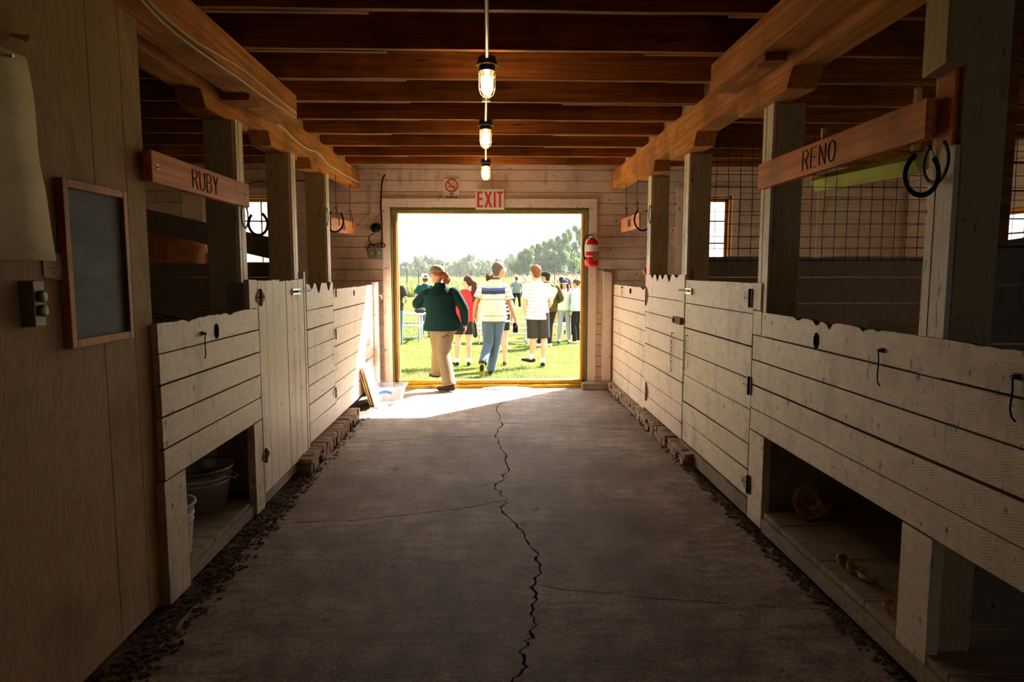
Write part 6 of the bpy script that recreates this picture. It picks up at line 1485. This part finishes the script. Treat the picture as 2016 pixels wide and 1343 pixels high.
human('woman in light blue hoodie and face mask at the right door jamb', 1135, 17.0, 1.63,
      dict(head=(0, .03, 1.62), eR=(.26, .03, 1.12), wR=(.20, .20, .90), kL=(-.09, .05, .5), aL=(-.10, .0, .09)), top=('sky_hoodie', .88, 'long', .035, .02), bottom=('black_cloth', 'long', .005), shoes='white_cloth', hair=('bun', 'hair_brown'), mask='white_cloth', face=62, voxel=.010)
human('girl in pink top with long brown hair behind the white-capped woman', 1117, 18.7, 1.66, None, top=('pink_top', .9, 'short', .014, .01), bottom=('black_cloth', 'slim', .006), shoes='white_cloth', hair=('long', 'hair_brown'), head_yaw=-35, voxel=.012, wd=.95)
human('person with black hair in pink, farthest in the group by the right jamb', 1105, 19.6, 1.68, None, top=('pink_top', .9, 'short', .014, .01), bottom=('charcoal', 'slim', .006), shoes='charcoal', hair=('short', 'hair_black'), head_yaw=30, voxel=.012)
human('distant man in grey tee and black trousers alone on the lawn by the meadow', 1017, 37.0, 1.76, dict(aL=(-.18, 0, .09), aR=(.18, 0, .09), kL=(-.15, 0, .5), kR=(.15, 0, .5), wL=(-.15, .2, 1.05), wR=(.15, .2, 1.05), eL=(-.30, 0, 1.15), eR=(.30, 0, 1.15)), top=('grey_tee', .86, 'short', .025, .01), bottom=('black_cloth', 'long', .01), shoes='white_cloth', hair=('short', 'hair_brown'), voxel=.014, wd=1.2, belly=.03)
human('person in teal tee, jeans and pale bucket hat beyond the picnic table', 838, 18.9, 1.76, dict(head=(-.02, .02, 1.64), eL=(-.27, 0, 1.14), wL=(-.2, .2, 1.0)), top=('teal_tee', .86, 'short', .022, .01), bottom=('denim', 'slim', .01), shoes='charcoal', hair=('short', 'hair_brown'), cap=('bucket', 'hat_grey', 'hat_grey'), voxel=.010, head_yaw=30)
human('person in grey tee cut off by the left door jamb, forearm over the table', 778, 16.3, 1.76, dict(eR=(.27, -.02, 1.10), wR=(.22, .25, 1.05)), top=('charcoal', .86, 'short', .022, .01), bottom=('denim', 'long', .01), shoes='charcoal', hair=('short', 'hair_brown'), voxel=.010, wd=1.05)

# ---- horse in the far left stall (facing the outer wall)
M['horse_coat'] = mat('horse_coat', (0.40, 0.16, 0.05), 0.7, build=lambda n, b: (n.links.new(ramp(n, noi(n, (9, 9, 1.2), 2, 5, 0.7), [(0.35, (0.30, 0.10, 0.03)), (0.65, (0.52, 0.23, 0.08))]), b.inputs['Base Color']), bump(n, b, noi(n, (60, 60, 8), 2, 4, 0.7), 0.5, 0.01)))
M['mane'] = mat('mane', (0.62, 0.44, 0.22), 0.8)
hs = thing('horse', 'big chestnut horse in the far left stall, seen between the partition boards', 'horse', (-3.55, 7.1, -0.03))
hx = lambda u, v, z: Vector((-2.95 - u, 7.1 + v, z - 0.03))
mb = MB()
mb.limb([hx(.20, 0, 1.50), hx(.45, 0, 1.50), hx(.85, 0, 1.42), hx(1.3, 0, 1.42), hx(1.65, 0, 1.50)], [(.34, .54), (.37, .56), (.36, .50), (.37, .52), (.28, .42)], 22, up=(0, 0, 1))
mb.limb([hx(1.55, 0, 1.50), hx(1.80, 0, 1.80), hx(2.02, 0, 2.10)], [(.17, .32), (.13, .24), (.10, .17)], 16, up=(1, 0, 1))
mb.limb([hx(1.98, 0, 2.16), hx(2.15, 0, 2.02), hx(2.38, 0, 1.72), hx(2.45, 0, 1.62)], [(.10, .13), (.11, .14), (.075, .085), (.065, .07)], 14)
for s_ in (-1, 1): mb.limb([hx(1.96, s_ * .06, 2.26), hx(1.95, s_ * .08, 2.38)], [.03, .012], 8)
for s_ in (-1, 1):
    mb.limb([hx(1.55, s_ * .17, 1.25), hx(1.60, s_ * .19, .98), hx(1.58, s_ * .19, .58), hx(1.58, s_ * .19, .22), hx(1.62, s_ * .19, .10)], [.17, .12, .075, .06, .08], 12)
    mb.limb([hx(.40, s_ * .18, 1.30), hx(.58, s_ * .20, 1.00), hx(.30, s_ * .19, .62), hx(.32, s_ * .19, .25), hx(.38, s_ * .19, .10)], [.26, .19, .085, .062, .08], 12)
mb.build('body', 'horse_coat', hs, smooth=True, remesh=.02)
for a_, s_ in ((1.62, -1), (1.62, 1), (.38, -1), (.38, 1)): mb = MB(); mb.lathe([(.10, 0.005), (.075, .09)], hx(a_, s_ * .19, 0), 14); mb.build('hoof', 'iron', hs)
mb = MB(); mb.limb([hx(-.08, 0, 1.78), hx(-.17, 0, 1.6), hx(-.18, 0, 1.2), hx(-.14, 0, .8)], [.045, .07, .08, .04], 10); mb.build('tail', 'mane', hs, smooth=True)
mb = MB()
for k in range(12): t = k / 12; p = hx(1.62 + .40 * t, 0, 1.93 + .36 * t); mb.limb([p, p + Vector((0.05, -.13, -.05)), p + Vector((.06, -.17, -.26))], [.03, .03, .01], 6)
mb.build('mane', 'mane', hs, smooth=True)
mb = MB(); mb.tube([hx(2.3, -.10, 1.85), hx(2.3, 0, 1.93), hx(2.3, .10, 1.85), hx(2.22, .09, 1.72), hx(2.22, -.09, 1.72)], .012, 6, closed=True); mb.tube([hx(2.3, -.10, 1.85), hx(2.05, -.12, 2.12)], .012, 6); mb.build('halter', 'cable_black', hs)
for s_ in (-1, 1): mb = MB(); mb.ball(hx(2.13, s_ * .115, 2.03), .02, 8, 6); mb.build('eye', 'black', hs)
